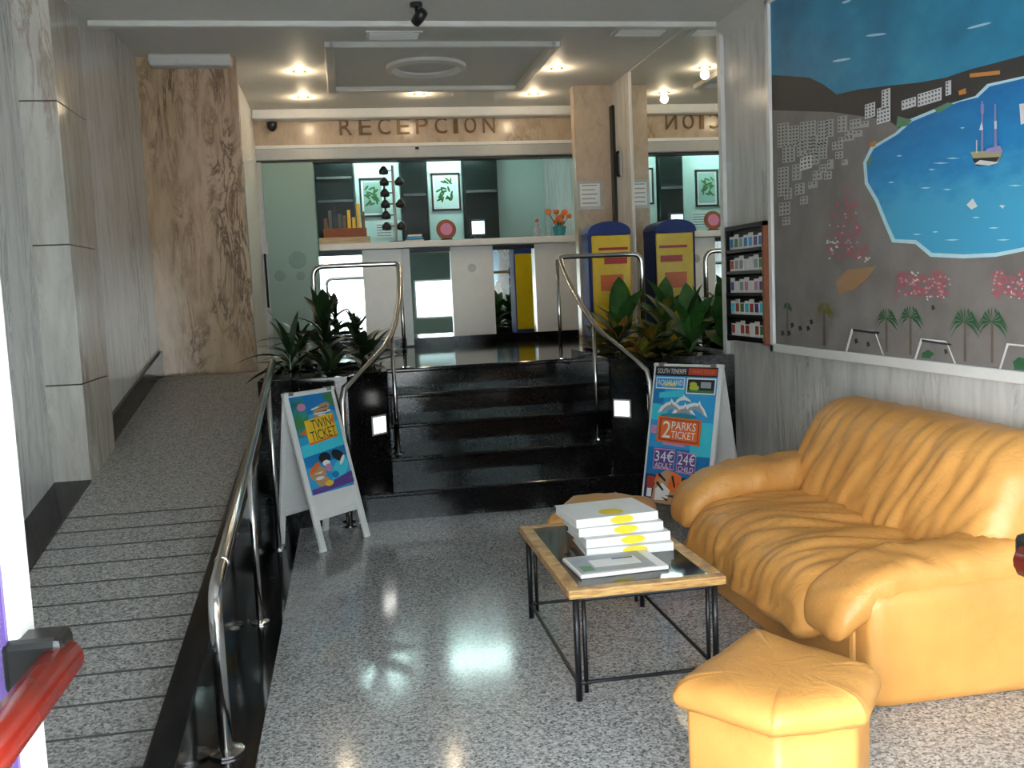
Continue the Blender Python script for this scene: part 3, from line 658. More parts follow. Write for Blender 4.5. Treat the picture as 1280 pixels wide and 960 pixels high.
def bld(x, y, w_, h, pale=False, sl=-.15):
    P = [(x, y), (x + w_, y + sl * w_), (x + w_, y + h + sl * w_), (x, y + h)]; (bp if pale else bl).append(P)
    for i in range(max(1, int(h // 4.2))):
        for j in range(max(1, int(w_ // 4.2))):
            a = x + 1.1 + j * (w_ - 1.2) / max(1, int(w_ // 4.2)); b_ = y + 1.4 + i * (h - 1) / max(1, int(h // 4.2)) + sl * (a - x)
            wn.append([(a, b_), (a + 2, b_ + sl * 2), (a + 2, b_ + 1.8), (a, b_ + 1.8)])
for q in ((972, 155, 14, 30), (986, 158, 13, 26), (1000, 153, 20, 36), (1022, 152, 13, 32), (1032, 150, 10, 22), (1047, 146, 12, 20), (978, 182, 16, 22), (1004, 192, 20, 16), (1020, 178, 14, 22), (1040, 178, 14, 10), (972, 210, 14, 36), (974, 254, 14, 16), (1062, 150, 14, 12), (1076, 152, 10, 8), (1030, 215, 10, 10), (1048, 172, 20, 6), (1010, 228, 12, 8), (1034, 200, 8, 12), (996, 176, 12, 20), (1012, 170, 10, 26), (1056, 164, 12, 10), (990, 206, 12, 20), (1044, 190, 10, 9), (1066, 164, 12, 8), (1024, 206, 9, 10), (980, 236, 10, 14), (994, 230, 12, 14), (1000, 246, 10, 10), (1052, 200, 8, 7), (1016, 214, 12, 12), (978, 272, 10, 10)): bld(*q)
for q in ((1081, 131, 13, 18), (1096, 136, 17, 20), (1102, 113, 11, 26), (1127, 126, 18, 12), (1147, 118, 30, 16), (1182, 102, 7, 18), (1000, 198, 15, 16)): bld(*q, pale=True, sl=-.3)
paint_each('building', 'mural_building', bl); paint_each('pale_building', 'mural_building_pale', bp); paint('windows', 'mural_window', wn)
paint_each('green_patch', 'mural_green', [[(1122, 145), (1140, 150), (1135, 157), (1120, 160)], [(1168, 136), (1185, 128), (1192, 130), (1172, 142)], [(1083, 205), (1087, 196), (1092, 197), (1086, 208)]])
paint_each('orange_roof', 'mural_orange', [[(1198, 114), (1207, 110), (1208, 117), (1199, 119)], [(1088, 178), (1096, 176), (1094, 183), (1087, 184)], [(1212, 92), (1250, 88), (1250, 93), (1212, 97)]])
paint('sand_path', 'mural_path', [[(1045, 352), (1060, 337), (1095, 333), (1085, 347), (1068, 362), (1048, 368)]])
rnd = random.Random(3)
def cluster(cx, cy, w_, h, n, s): return [[(x, y), (x - s, y + s * 1.5), (x + s, y + s * 1.5)] for x, y in [(cx + rnd.uniform(-w_, w_), cy + rnd.uniform(-h, h)) for _ in range(n)]]
paint('parasol_crowd', 'mural_pink', cluster(1055, 285, 20, 36, 60, 2.8) + cluster(1075, 312, 12, 8, 14, 2.6) + cluster(1152, 352, 32, 16, 70, 3.4) + cluster(1265, 352, 24, 17, 56, 3.4) + cluster(1062, 240, 8, 14, 8, 2.4))
paint('pale_parasols', 'mural_rose', cluster(1055, 290, 18, 32, 22, 2) + cluster(1155, 356, 36, 13, 34, 2.2) + cluster(1265, 352, 24, 15, 26, 2.2))
paint('loungers', 'mural_white', cluster(1042, 310, 8, 14, 12, 1.8) + cluster(1145, 352, 6, 14, 10, 1.6) + cluster(1078, 322, 10, 3, 7, 1.8) + cluster(1170, 372, 12, 3, 5, 1.5) + cluster(1268, 360, 10, 14, 8, 1.5))
def palm(x, y, h, r):
    tr = [[(x - 1.3, y), (x + 1.3, y), (x + 1.6, y + h), (x - 1.6, y + h)]]; fr = []
    for k in range(11):
        a = math.pi * (-.15 + 1.3 * k / 10); dx, dy = math.cos(a) * r, -math.sin(a) * r * .75
        ex, ey = x + dx, y + dy + r * .55; mx, my = x + dx * .55, y + dy * 1.0
        fr.append([(x - 1, y), (mx, my - r * .13), (ex, ey + r * .12), (mx - 1, my + r * .10)])
    return tr, fr
T, Fr = [], []
for q in ((1108, 398, 42, 16), (1138, 396, 48, 17), (1206, 402, 50, 21), (1240, 402, 52, 21)):
    t, f_ = palm(*q); T += t; Fr += f_
t, f_ = palm(1030, 388, 44, 13)
paint_each('palm_trunk', 'mural_trunk', T + t + [[(983, 384), (985, 384), (985, 420), (983, 420)]]); paint('palm_fronds', 'mural_palm', Fr + palm(984, 384, 10, 7)[1]); paint('dry_palm_fronds', 'mural_palm_dry', f_)
def kiosk(x, y, w_, h):
    P = [(x, y + h), (x + w_ * .16, y), (x + w_ * .78, y + w_ * .06), (x + w_, y + h * 1.12)]
    out = []
    for a, b_ in zip(P, P[1:]): out.append([(a[0] - 1.2, a[1]), (b_[0] - 1.2, b_[1]), (b_[0] + 1.2, b_[1] + 2.4), (a[0] + 1.2, a[1] + 2.4)])
    return out
paint_each('kiosk_bar', 'mural_white', kiosk(1058, 411, 46, 28) + kiosk(1144, 423, 50, 28) + kiosk(1250, 429, 60, 36))
paint('kiosk_people', 'mural_near_black', [[(x, y), (x + 3, y - 1), (x + 5, y + 4), (x + 1, y + 6)] for x, y in [(1068, 424), (1083, 428), (1164, 382), (1180, 437), (988, 404), (998, 408), (1008, 408), (984, 414), (1012, 400), (976, 414)]] + [[(1066, 411), (1100, 415), (1098, 418), (1066, 414)], [(1152, 424), (1190, 430), (1188, 432), (1152, 427)]])
paint_each('kiosk_plant', 'mural_palm', [[(1153, 441), (1160, 437), (1168, 442), (1162, 448), (1152, 447)], [(1266, 452), (1274, 446), (1290, 452), (1286, 462), (1268, 462)]])
hull = [(1213, 190), (1254, 187), (1249, 200), (1240, 205), (1220, 205)]
paint('boat_hull', 'mural_hull', [hull]); paint('boat_keel', 'mural_near_black', [[(1215, 198), (1250, 196), (1241, 207), (1220, 207)]])
paint_each('boat_mast', 'mural_violet', [[(1226, 130), (1230, 130), (1230, 142), (1226, 142)], [(1233, 186), (1250, 182), (1254, 190), (1232, 191)], [(1243, 130), (1245, 130), (1246, 188), (1243, 188)], [(1227, 126), (1228.5, 126), (1229, 190), (1226.5, 190)]])
paint_each('boat_sail', 'mural_white', [[(1227, 152), (1229, 162), (1224, 163)], [(1243, 151), (1246, 151), (1246, 161), (1243, 161)], [(1220, 175), (1221.5, 175), (1221.5, 191), (1220, 191)], [(1225, 200), (1250, 203), (1236, 207), (1218, 205)]])
paint_each('small_boat', 'mural_white', [[(1208, 256), (1216, 248), (1222, 258), (1214, 262)], [(1274, 130), (1290, 128), (1290, 150), (1276, 156)], [(1250, 256), (1256, 257), (1253, 261)]])

# yellow and blue machine by the mirror
bn = empty('vending_bin', (2.5, 9.0, UP), 'yellow fronted bin with a blue domed hood standing by the mirror', 'bin')
ang = Matrix.Translation((2.49, 8.98, UP)) @ Matrix.Rotation(-.04, 4, 'Z')
MB().box(-.205, .205, -.15, .17, .0, 1.09, ang).build('body', 'bin_blue', bn, bevel=.012)
MB().box(-.175, .200, -.172, -.15, .05, 1.07, ang).build('front_panel', 'bin_yellow', bn, bevel=.01)
MB().prism([(-.205, 1.08), (.205, 1.08)] + [(.205 * math.cos(math.pi * k / 10), 1.10 + .10 * math.sin(math.pi * k / 10)) for k in range(11)], -.175, .17, ang @ Matrix(((1, 0, 0, 0), (0, 0, 1, 0), (0, 1, 0, 0), (0, 0, 0, 1)))).build('hood', 'bin_blue', bn)
MB().box(-.19, .19, .168, .182, .05, 1.07, ang).build('back_panel', 'bin_yellow', bn, bevel=.01)
MB().box(-.11, .17, -.176, -.170, .93, .955, ang).build('slot', 'bin_red', bn)
MB().box(-.10, .12, -.176, -.170, .55, .70, ang).build('sticker', 'ink_orange', bn)
MB().box(-.06, .16, -.176, -.170, .80, .86, ang).build('sticker', 'bin_red', bn)

# ================================================================== SOFA
def wr_(p, a, b_, amp, sd=0):               # leather folds: ridged noise drawn out along one direction
    n1 = mnoise.noise(Vector((a * 5.5 + .5 * math.sin(b_ * 4 + sd), b_ * 1.7, sd * 3.1))); n2 = mnoise.noise(Vector((a * 12 + b_ * 1.5, b_ * 3.2, sd * 5.7 + 2)))
    return amp * (1.2 * (.45 - 2 * abs(n1)) + .8 * (.4 - 2 * abs(n2)))
sf = empty('leather_sofa', (2.22, 4.03, 0), 'ochre leather two-seat sofa with plump gathered cushions below the mural', 'sofa')
SY0, SY1 = 3.10, 4.96
box(1.78, 2.74, SY0 + .1, SY1 - .1, .0, .30).build('base', 'ochre_leather', sf, bevel=.02)
def arm(y0, y1, sd):
    hz, cz_, hc = (.215, .485, .105) if sd else (.218, .43, .085)
    def g(p):
        q = p.copy()
        if p.z > 0: q.z += .05 * (p.x + .455) / .91
        return q
    MB().rbox((2.25, (y0 + y1) / 2, hz), (.455, (y1 - y0) / 2, hz), .045, (8, 6, 6), g).build('arm_panel', 'ochre_leather', sf, smooth=True)
    def f(p):
        t = (p.x + .45) / .90; q = p.copy()
        q.z -= .13 * max(0, 1 - t * 3.2) ** 1.6             # droops over the front
        q.z += .07 * t
        q.z += wr_(p, p.x * 1.5 + p.y * .4, p.y * 1.5, .013, sd + .7) * (.3 + .7 * max(0, min(1, p.z / .05)))
        q.y += wr_(p, p.x * 1.6, p.z * 2, .009, sd + 1)
        return q
    MB().rbox((2.12, (y0 + y1) / 2 + (.0 if sd else .025), cz_), (.45, (y1 - y0) / 2 + (.02 if sd else .012), hc), hc - .01, (44, 16, 10), f).build('arm_cushion', 'ochre_leather', sf, smooth=True)
arm(SY0, SY0 + .28, 0); arm(SY1 - .28, SY1, 3)
def seatf(p):
    q = p.copy(); t = (p.x + .42) / .84
    if p.x < -.1: q.z -= .10 * ((-.1 - p.x) / .32) ** 2         # waterfall front
    if p.x < -.15 and p.z < 0: q.x -= .02
    k = max(0, min(1, (p.z + .12) / .2))
    q.z += k * (wr_(p, p.y * 1.1 + p.x * .35, p.x * .8, .017, 1) - .022 * math.exp(-((p.y + .12) / .10) ** 2) + .018 * math.cos(p.y * 2.0))
    q.x += (wr_(p, p.y * 1.2, p.z * 2, .012, 4)) * max(0, min(1, (-p.x) / .3))
    return q
MB().rbox((2.09, 4.03, .345), (.42, .69, .125), .11, (34, 96, 10), seatf).build('seat_cushion', 'ochre_leather', sf, smooth=True)
def backf(p):
    q = p.copy(); h = (p.z + .29) / .58
    q.x += .20 * h - .03 * math.sin(max(0, min(1, h)) * math.pi) - (.02 * math.cos(p.y * 1.9) if p.x < 0 else 0)
    e_ = abs(p.y) / .84
    if e_ > .72: q.z -= .10 * ((e_ - .72) / .28) ** 2 * max(0, h)
    fr = 1 if p.x < .02 else .2
    q.x += fr * wr_(p, p.y * 1.2 + .12 * math.sin(p.z * 6), p.z * .8, .020, 2) * (1.2 - .6 * h)
    q.z += wr_(p, p.y * .8, p.x, .006, 5)
    return q
MB().rbox((2.42, 4.03, .66), (.135, .84, .29), .12, (10, 110, 30), backf).build('back_cushion', 'ochre_leather', sf, smooth=True)
MB().rbox((2.66, 4.03, .42), (.085, .86, .42), .06, (5, 12, 10)).build('back_panel', 'ochre_leather', sf, smooth=True)

# ================================================================== POUFS
def pouf(name, poly, c, rot, H, label):
    pts0 = [Vector((x, y)) for x, y in poly]; c0 = sum(pts0, Vector((0, 0))) / len(pts0)
    ca, sa = math.cos(rot), math.sin(rot); P = []
    for p in pts0:
        d = p - c0; P.append(Vector((d.x * ca - d.y * sa, d.x * sa + d.y * ca)))
    out = []                                   # rounded outline
    n = len(P)
    for i in range(n):
        a, b_, d = P[i - 1], P[i], P[(i + 1) % n]; p = b_.lerp(a, .08); q = b_.lerp(d, .08)
        for k in range(7): t = k / 6; out.append(p * (1 - t) ** 2 + b_ * 2 * t * (1 - t) + q * t * t)
        e2 = d.lerp(b_, .08)
        for k in (1, 2, 3, 4): out.append(q.lerp(e2, k / 5))
    def ring(mb_prof, nm, fold):
        vs = []; m_ = len(out)
        for j, (s_, z) in enumerate(mb_prof):
            for i, p in enumerate(out):
                w_ = fold * (math.sin(i * 1.9) * .5 + math.sin(i * .83 + 1) * .5)
                vs.append(Vector((c[0] + p.x * s_ * (1 + w_ * .008), c[1] + p.y * s_ * (1 + w_ * .008), z + w_ * (.004 if .7 < s_ < .99 else 0))))
        k = len(mb_prof); fs = [(j * m_ + i, j * m_ + (i + 1) % m_, (j + 1) * m_ + (i + 1) % m_, (j + 1) * m_ + i) for j in range(k - 1) for i in range(m_)]
        fs += [list(range(m_))[::-1], [(k - 1) * m_ + i for i in range(m_)]]
        return MB().add(vs, fs)
    e = empty(name, (c[0], c[1], 0), label, 'pouf', 'ochre leather poufs')
    ring([(.86, 0), (.88, .02), (.90, .15), (.90, H - .075)], 'body', 0).build('body', 'ochre_leather', e, smooth=True)
    ring([(.86, H - .09), (.98, H - .085), (1.035, H - .065), (1.035, H - .045), (.98, H - .02), (.9, H - .004), (.75, H + .006), (.5, H + .010), (.25, H + .010), (.04, H + .009)], 'lid', 1).build('cushion_top', 'ochre_leather', e, smooth=True)
PP = [(.90, 2.60), (1.10, 2.33), (1.37, 2.33), (1.535, 2.54), (1.32, 2.98)]
pouf('pouf', PP, (1.235, 2.60), 0, .42, 'angular ochre leather pouf standing in front of the sofa arm')
pouf('pouf', PP, (1.36, 5.03), 2.2, .41, 'angular ochre leather pouf behind the coffee table')

# ================================================================== COFFEE TABLE
TX0, TX1, TY0, TY1, TZ = .765, 1.395, 3.45, 4.50, .45
tb = empty('coffee_table', ((TX0 + TX1) / 2, (TY0 + TY1) / 2, 0), 'low coffee table with dark glass top and striped wooden edge', 'table')
e_ = .055
for (a, b_, c_, d) in ((TX0, TX1, TY0, TY0 + e_), (TX0, TX1, TY1 - e_, TY1), (TX0, TX0 + e_, TY0 + e_, TY1 - e_), (TX1 - e_, TX1, TY0 + e_, TY1 - e_)):
    box(a, b_, c_, d, TZ - .035, TZ).build('edge_rail', 'rattan_wood', tb, bevel=.006)
box(TX0 + e_ - .01, TX1 - e_ + .01, TY0 + e_ - .01, TY1 - e_ + .01, TZ - .014, TZ - .004).build('glass_top', 'table_glass', tb)
L = {}
for i, (x, sx) in enumerate(((TX0 + .035, 1), (TX1 - .035, -1))):
    for j, (y, sy) in enumerate(((TY0 + .04, 1), (TY1 - .04, -1))):
        lg = MB().tube([(x, y, 0), (x, y, TZ - .03)], .013, 8).tube([(x + sx * .03, y, .03), (x + sx * .03, y, TZ - .03)], .009, 8).build('leg', 'dark_metal', tb, smooth=True)
        MB().tube([(x, y, .07), (x + sx * .03, y, .07)], .009, 8).build('tie', 'dark_metal', lg)
xa, xb, ya, yb = TX0 + .035, TX1 - .035, TY0 + .04, TY1 - .04
for p, q in (((xa, ya), (xb, ya)), ((xa, yb), (xb, yb)), ((xa, ya), (xa, yb)), ((xb, ya), (xb, yb))):
    MB().tube([(*p, .07), (*q, .07)], .008, 8).build('stretcher', 'dark_metal', tb)
    MB().tube([(*p, TZ - .05), (*q, TZ - .05)], .008, 8).build('apron_bar', 'dark_metal', tb)
# catalogues
zz = TZ - .004 + .001
lab = ['thick white catalogue at the bottom of the stack on the coffee table', 'thick white catalogue second from the bottom of the stack', 'thick white catalogue second from the top of the stack', 'thick white catalogue on top of the stack on the coffee table']
for k in range(4):
    h = .037; cx, cy = 1.11 + (.03, .02, .005, -.015)[k], 4.06 + (-.04, -.01, .03, .055)[k]
    M = Matrix.Translation((cx, cy, zz)) @ Matrix.Rotation((-.03, .05, .02, .10)[k], 4, 'Z')
    e = empty('catalogue', (cx, cy, zz), lab[k], 'book', 'stack of white catalogues')
    MB().box(-.19, .19, -.15, .15, 0, .0025, M).build('cover', 'paper', e); MB().box(-.19, .19, -.15, .15, h - .0025, h, M).build('cover', 'paper', e)
    MB().box(-.185, .19, -.146, .146, .0025, h - .0025, M).build('page_block', 'white_lacquer', e)
    MB().box(-.19, .19, -.152, -.146, 0, h, M).build('spine', 'paper', e)
    MB().lathe([(0, 0), (.055, 0), (.055, .0015), (0, .0015)], (0, 0, 0), 18, M @ Matrix.Translation((.02, -.1525, h / 2)) @ Matrix.Rotation(math.pi / 2, 4, 'X') @ Matrix.Scale(.32, 4, (0, 1, 0))).build('yellow_spot', 'yellow_print', e)
    MB().lathe([(0, 0), (.055, 0), (.055, .0003), (0, .0003)], (0, 0, 0), 18, M @ Matrix.Translation((.0, -.07, h))).build('yellow_spot', 'yellow_print', e)
    zz += h + .0003
M = Matrix.Translation((1.025, 3.73, TZ - .003)) @ Matrix.Rotation(.06, 4, 'Z')
mg = empty('magazine', (1.025, 3.73, TZ), 'flat pale blue and white magazine in front of the catalogue stack', 'magazine')
MB().box(-.185, .185, -.13, .13, 0, .016, M).build('page_block', 'white_lacquer', mg, bevel=.003)
MB().box(-.175, .14, -.115, .115, .016, .0172, M).build('cover_picture', 'ink_grey', mg)
MB().box(-.10, .10, -.05, .05, .0172, .0178, M).build('pale_band', 'paper', mg)
MB().box(-.16, -.11, -.09, -.02, .0172, .0180, M).build('green_patch', 'ink_green', mg)
MB().box(.0, .09, .03, .045, .0178, .0184, M).build('title_bar', 'ink_navy', mg)

# ================================================================== A-BOARDS
def aboard(name, TL, TR, H, spread_f, spread_b, label):
    TL, TR = Vector((*TL, 0)), Vector((*TR, 0)); u = (TR - TL).normalized(); W_ = (TR - TL).length
    n = Vector((u.y, -u.x, 0)); e = empty(name, (TL + TR) / 2, label, 'A-board')
    faces = []
    for sgn, spr in ((1, spread_f), (-1, spread_b)):
        top = (TL if sgn == 1 else TR) + Vector((0, 0, H)); uu = u * sgn; bot = (TL if sgn == 1 else TR) + n * sgn * spr
        v = (top - bot).normalized(); Lh = (top - bot).length
        F = Face(bot, uu, v); faces.append((F, Lh)); t = .018; s = .045
        pn = MB()
        F.slab(pn, s * .5, W_ - s * .5, .22 * Lh / 1.05, Lh - s * .5, -t * .8, -t * .15); pn.build('panel', 'white_paint', e)
        for (a0, a1, b0, b1) in ((0, s, 0, Lh), (W_ - s, W_, 0, Lh)):
            mb = MB(); F.slab(mb, a0, a1, b0, b1, -t, .004); mb.build('leg', 'white_paint', e, bevel=.003)
        for b0 in (.2 * Lh / 1.05, Lh - s):
            mb = MB(); F.slab(mb, s, W_ - s, b0, b0 + s * .9, -t, .003); mb.build('crossbar', 'white_paint', e, bevel=.003)
    for q in (.12, .88):
        p = TL.lerp(TR, q) + Vector((0, 0, H - .01)); MB().box(-.02, .02, -.02, .02, -.012, .012, Matrix.Translation(p) @ Matrix.Rotation(math.atan2(u.y, u.x), 4, 'Z')).build('hinge', 'steel', e)
    return e, faces[0], W_
# --- left board: TWIN TICKET
e, (F, Lh), W_ = aboard('advertising_board', (-.425, 6.20), (-.115, 6.52), 1.0, .26, .14, 'white A-board with the TWIN TICKET poster by the ramp wall')
a0, a1, b0, b1 = .035, W_ - .035, .36, Lh - .035; w_, h_ = a1 - a0, b1 - b0
G = Face(F.p(a0, b0, .004), F.u, F.v)
mb = MB(); G.slab(mb, 0, w_, 0, h_, 0, .003); po = mb.build('poster', 'ink_sky', e); lay2 = [0]
def ink(mat, polys=(), texts=(), nm='printed_shape'):
    lay2[0] += 1; d = .003 + .0004 * lay2[0]; mb = MB()
    for P in polys: mb = MB(); G.poly(mb, [(x * w_, y * h_) for x, y in P], d); mb.build(nm, mat, po)
    for (t, x0, x1, y0, y1, r) in texts: mb = MB(); G.text(mb, t, x0 * w_, x1 * w_, y0 * h_, y1 * h_, d, 0, r); mb.build('lettering', mat, po)
R_ = lambda x0, x1, y0, y1, s=0: [(x0, y0), (x1, y0 + s), (x1, y1 + s), (x0, y1)]
ink('ink_blue', [R_(0, 1, .80, 1), R_(0, 1, .27, .42, .05)]); ink('ink_teal', [R_(.0, .32, .58, .96), [(0, .95), (.3, 1), (.25, .88), (0, .86)]])
ink('ink_green', [[(0, .66), (.3, .70), (.34, .80), (.2, .76), (.1, .84), (0, .76)], [(.75, .98), (1, 1), (1, .84), (.85, .9)]])
ink('ink_pink', [ell(.22, .885, .10, .04, 10)]); ink('ink_tan', [ell(.66, .83, .22, .055, 12, .2), ell(.60, .765, .16, .03, 12)])
ink('ink_white', [[(.45, .80), (.85, .82), (.9, .80), (.5, .785)], ell(.64, .775, .10, .012), [(.42, .85), (.6, .87), (.62, .855), (.44, .835)]])
ink('ink_black', [[(.5, .81), (.8, .82), (.78, .805)], [(.52, .84), (.82, .862), (.8, .848)]])
ink('ink_cyan', [R_(.0, 1, .38, .5, .05), [(.8, .66), (1, .7), (1, .5), (.86, .5)], ell(.75, .19, .24, .09, 14, .3)])
ink('ink_yellow', [R_(.20, .90, .50, .74, .04)]); ink('ink_orange', [R_(.20, .90, .49, .512, .04), [(.8, .7), (.9, .78), (.88, .66)], [(.02, .62), (.18, .66), (.2, .6)]])
ink('ink_black', (), [('TWIN', .34, .80, .645, .745, .07), ('TICKET', .27, .88, .535, .635, .07)])
ink('ink_black', [ell(.46, .34, .14, .055, 12), ell(.78, .335, .15, .06, 12, -.2)]); ink('ink_white', [ell(.47, .285, .09, .03, 10), ell(.85, .28, .09, .025, 10, .5)])
ink('ink_pink', [ell(.50, .235, .08, .04, 10)]); ink('ink_tan', [ell(.22, .20, .20, .08, 12), ell(.30, .11, .16, .05, 12)]); ink('ink_white', [ell(.24, .15, .1, .018), [(.1, .2), (.34, .215), (.3, .195)]])
ink('ink_orange', [ell(.18, .26, .15, .03, 10, .3), ell(.92, .115, .07, .02, 10)]); ink('ink_violet', [R_(0, 1, .0, .055, .03), [(.5, .06), (1, .09), (1, .15), (.55, .10)]])
ink('ink_yellow', [ell(.42, .08, .1, .03, 10)]); ink('ink_blue', [ell(.60, .15, .09, .035, 10)])
# --- right board: 2 PARKS TICKET
e, (F, Lh), W_ = aboard('advertising_board', (2.05, 6.25), (2.37, 5.83), 1.05, .24, .24, 'white A-board with the 2 PARKS TICKET poster behind the sofa arm')
a0, a1, b0, b1 = .018, W_ - .03, .14, Lh - .018; w_, h_ = a1 - a0, b1 - b0
G = Face(F.p(a0, b0, .004), F.u, F.v)
mb = MB(); G.slab(mb, 0, w_, 0, h_, 0, .003); po = mb.build('poster', 'ink_sky', e); lay2[0] = 0
ink('ink_navy', [R_(0, 1, .0, .2), R_(0, 1, .93, 1)]); ink('ink_blue', [R_(0, 1, .2, .40), R_(0, .18, .72, .9)]); ink('ink_cyan', [R_(.68, 1, .36, .60), [(.1, .8), (.5, .83), (.5, .78), (.1, .76)], [(0, .72), (.3, .7), (.2, .6), (0, .6)]])
ink('ink_black', [R_(0, 1, .925, 1)]); ink('ink_red', [R_(.54, .99, .935, .985)])
ink('ink_white', (), [('SOUTH TENERIFE', .04, .51, .942, .978, 0)]); ink('ink_orange', (), [('2 PARKS TICKET', .56, .97, .946, .974, 0)])
ink('ink_white', [R_(.03, .50, .83, .915), R_(.53, .99, .80, .915)]); ink('ink_sky', [R_(.045, .485, .838, .907)]); ink('ink_black', [R_(.55, .97, .81, .905)])
ink('ink_yellow', [R_(.17, .36, .85, .878)]); ink('ink_white', (), [('AQUALAND', .06, .47, .85, .895, 0)]); ink('ink_lime', [ell(.66, .845, .08, .022, 10), ell(.64, .87, .06, .016, 10)]); ink('ink_grey', [R_(.76, .92, .845, .888)]); ink('ink_green', [R_(.56, .96, .813, .828)])
def dolphin(cx, cy, s, r):
    P = [(-1, -.35), (-.75, .02), (-.3, .28), (.05, .34), (.12, .55), (.28, .33), (.65, .12), (1.0, -.22), (1.05, -.32), (.8, -.22), (.45, -.1), (.1, -.05), (-.35, -.08), (-.72, -.28)]
    ca, sa = math.cos(r), math.sin(r); return [(cx + s * (x * ca - y * sa), cy + s * .55 * (x * sa + y * ca)) for x, y in P]
ink('ink_white', [dolphin(.30, .70, .20, .1), dolphin(.52, .68, .19, .0), dolphin(.72, .70, .20, -.25), dolphin(.50, .755, .13, .1)]); ink('ink_grey', [dolphin(.31, .688, .15, .1), dolphin(.53, .667, .14, 0), dolphin(.73, .687, .15, -.25)])
ink('ink_teal', [ell(.45, .635, .3, .02, 12)])
ink('ink_orange', [R_(.13, .83, .445, .63, -.015)]); ink('ink_red', [R_(.16, .80, .458, .617, -.013)]); ink('ink_orange', [R_(.19, .78, .468, .607, -.012)])
ink('ink_white', (), [('2', .22, .35, .475, .595, -.02), ('PARKS', .365, .75, .535, .592, -.02), ('TICKET', .365, .75, .472, .525, -.02)])
ink('ink_pink', [R_(.25, .6, .425, .44, -.01), R_(.03, .12, .50, .56), R_(.12, .46, .245, .395), R_(.5, .80, .235, .385, -.01)]); ink('ink_violet', [R_(.13, .45, .255, .385), R_(.51, .79, .245, .375, -.01)])
ink('ink_white', (), [('34€', .14, .45, .30, .38, 0), ('ADULT', .15, .43, .255, .29, 0), ('24€', .52, .79, .29, .37, -.02), ('CHILD', .53, .77, .242, .278, -.02)])
ink('ink_tan', [[(.14, 0), (.62, 0), (.66, .1), (.56, .22), (.36, .245), (.2, .2)]]); ink('ink_orange', [[(.38, .1), (.64, .08), (.6, .21), (.44, .24)], [(.16, .14), (.3, .2), (.2, .21)]]); ink('ink_white', [[(.2, .02), (.4, .03), (.44, .1), (.3, .15), (.2, .1)], R_(.06, .14, .04, .1)])
ink('ink_black', [[(.22, .2), (.34, .16), (.36, .17), (.24, .22)], [(.2, .14), (.32, .09), (.34, .1), (.22, .16)], [(.44, .2), (.5, .12), (.52, .13), (.47, .21)], [(.36, .06), (.5, .05), (.5, .07)], [(.54, .17), (.6, .1), (.61, .12)], [(.3, .05), (.4, .02), (.42, .035)]]); ink('ink_red', [R_(.05, .17, .1, .19)])

# ================================================================== PLANTS
def leaf_mesh(name, Ln, Wd, droop, tipw, seg=7, fold=.25):
    vs, fs = [], []
    for i in range(seg + 1):
        t = i / seg; y = Ln * t * (1 - .18 * droop * t); z = Ln * (-.55 * droop * t * t + .10 * t)
        wv = Wd * math.sin(math.pi * min(1, max(0, t ** tipw))) ** .8 if 0 < t < 1 else Wd * .05
        vs += [(-wv, y, z + wv * fold), (0, y, z), (wv, y, z + wv * fold)]
    for i in range(seg):
        a = i * 3; fs += [(a, a + 1, a + 4, a + 3), (a + 1, a + 2, a + 5, a + 4)]
    me = bpy.data.meshes.new(name); me.from_pydata(vs, [], fs); me.update()
    for p in me.polygons: p.use_smooth = True
    return me
def leafset(mat, Ln, Wd, droops, tipw):
    out = []
    for d in droops: me = leaf_mesh('leaf', Ln, Wd, d, tipw); me.materials.append(MATS[mat]); out.append(me)
    return out
LS = dict(strap=leafset('leaf_dark', .40, .026, (.5, .95, 1.35), .8), broad=leafset('leaf_green', .36, .075, (.25, .5), .85), olive=leafset('leaf_olive', .30, .045, (.5, .9), .8), croton=leafset('leaf_croton', .26, .034, (.4, .8), .8), darkbroad=leafset('leaf_dark', .30, .055, (.4, .8), .8))
from mathutils.bvhtree import BVHTree
def bvh_of(o):
    w_ = WL[o]; return BVHTree.FromPolygons([v.co + w_ for v in o.data.vertices], [list(p.vertices) for p in o.data.polygons])
FIXED = [bvh_of(c) for o in bpy.data.objects if o.name.split('.')[0] in ('planter', 'stair_handrail', 'ramp_handrail', 'wall_mirror') for c in o.children if c in WL]
GROWN = []                                   # (plant number, lowest corner, highest corner, tree)
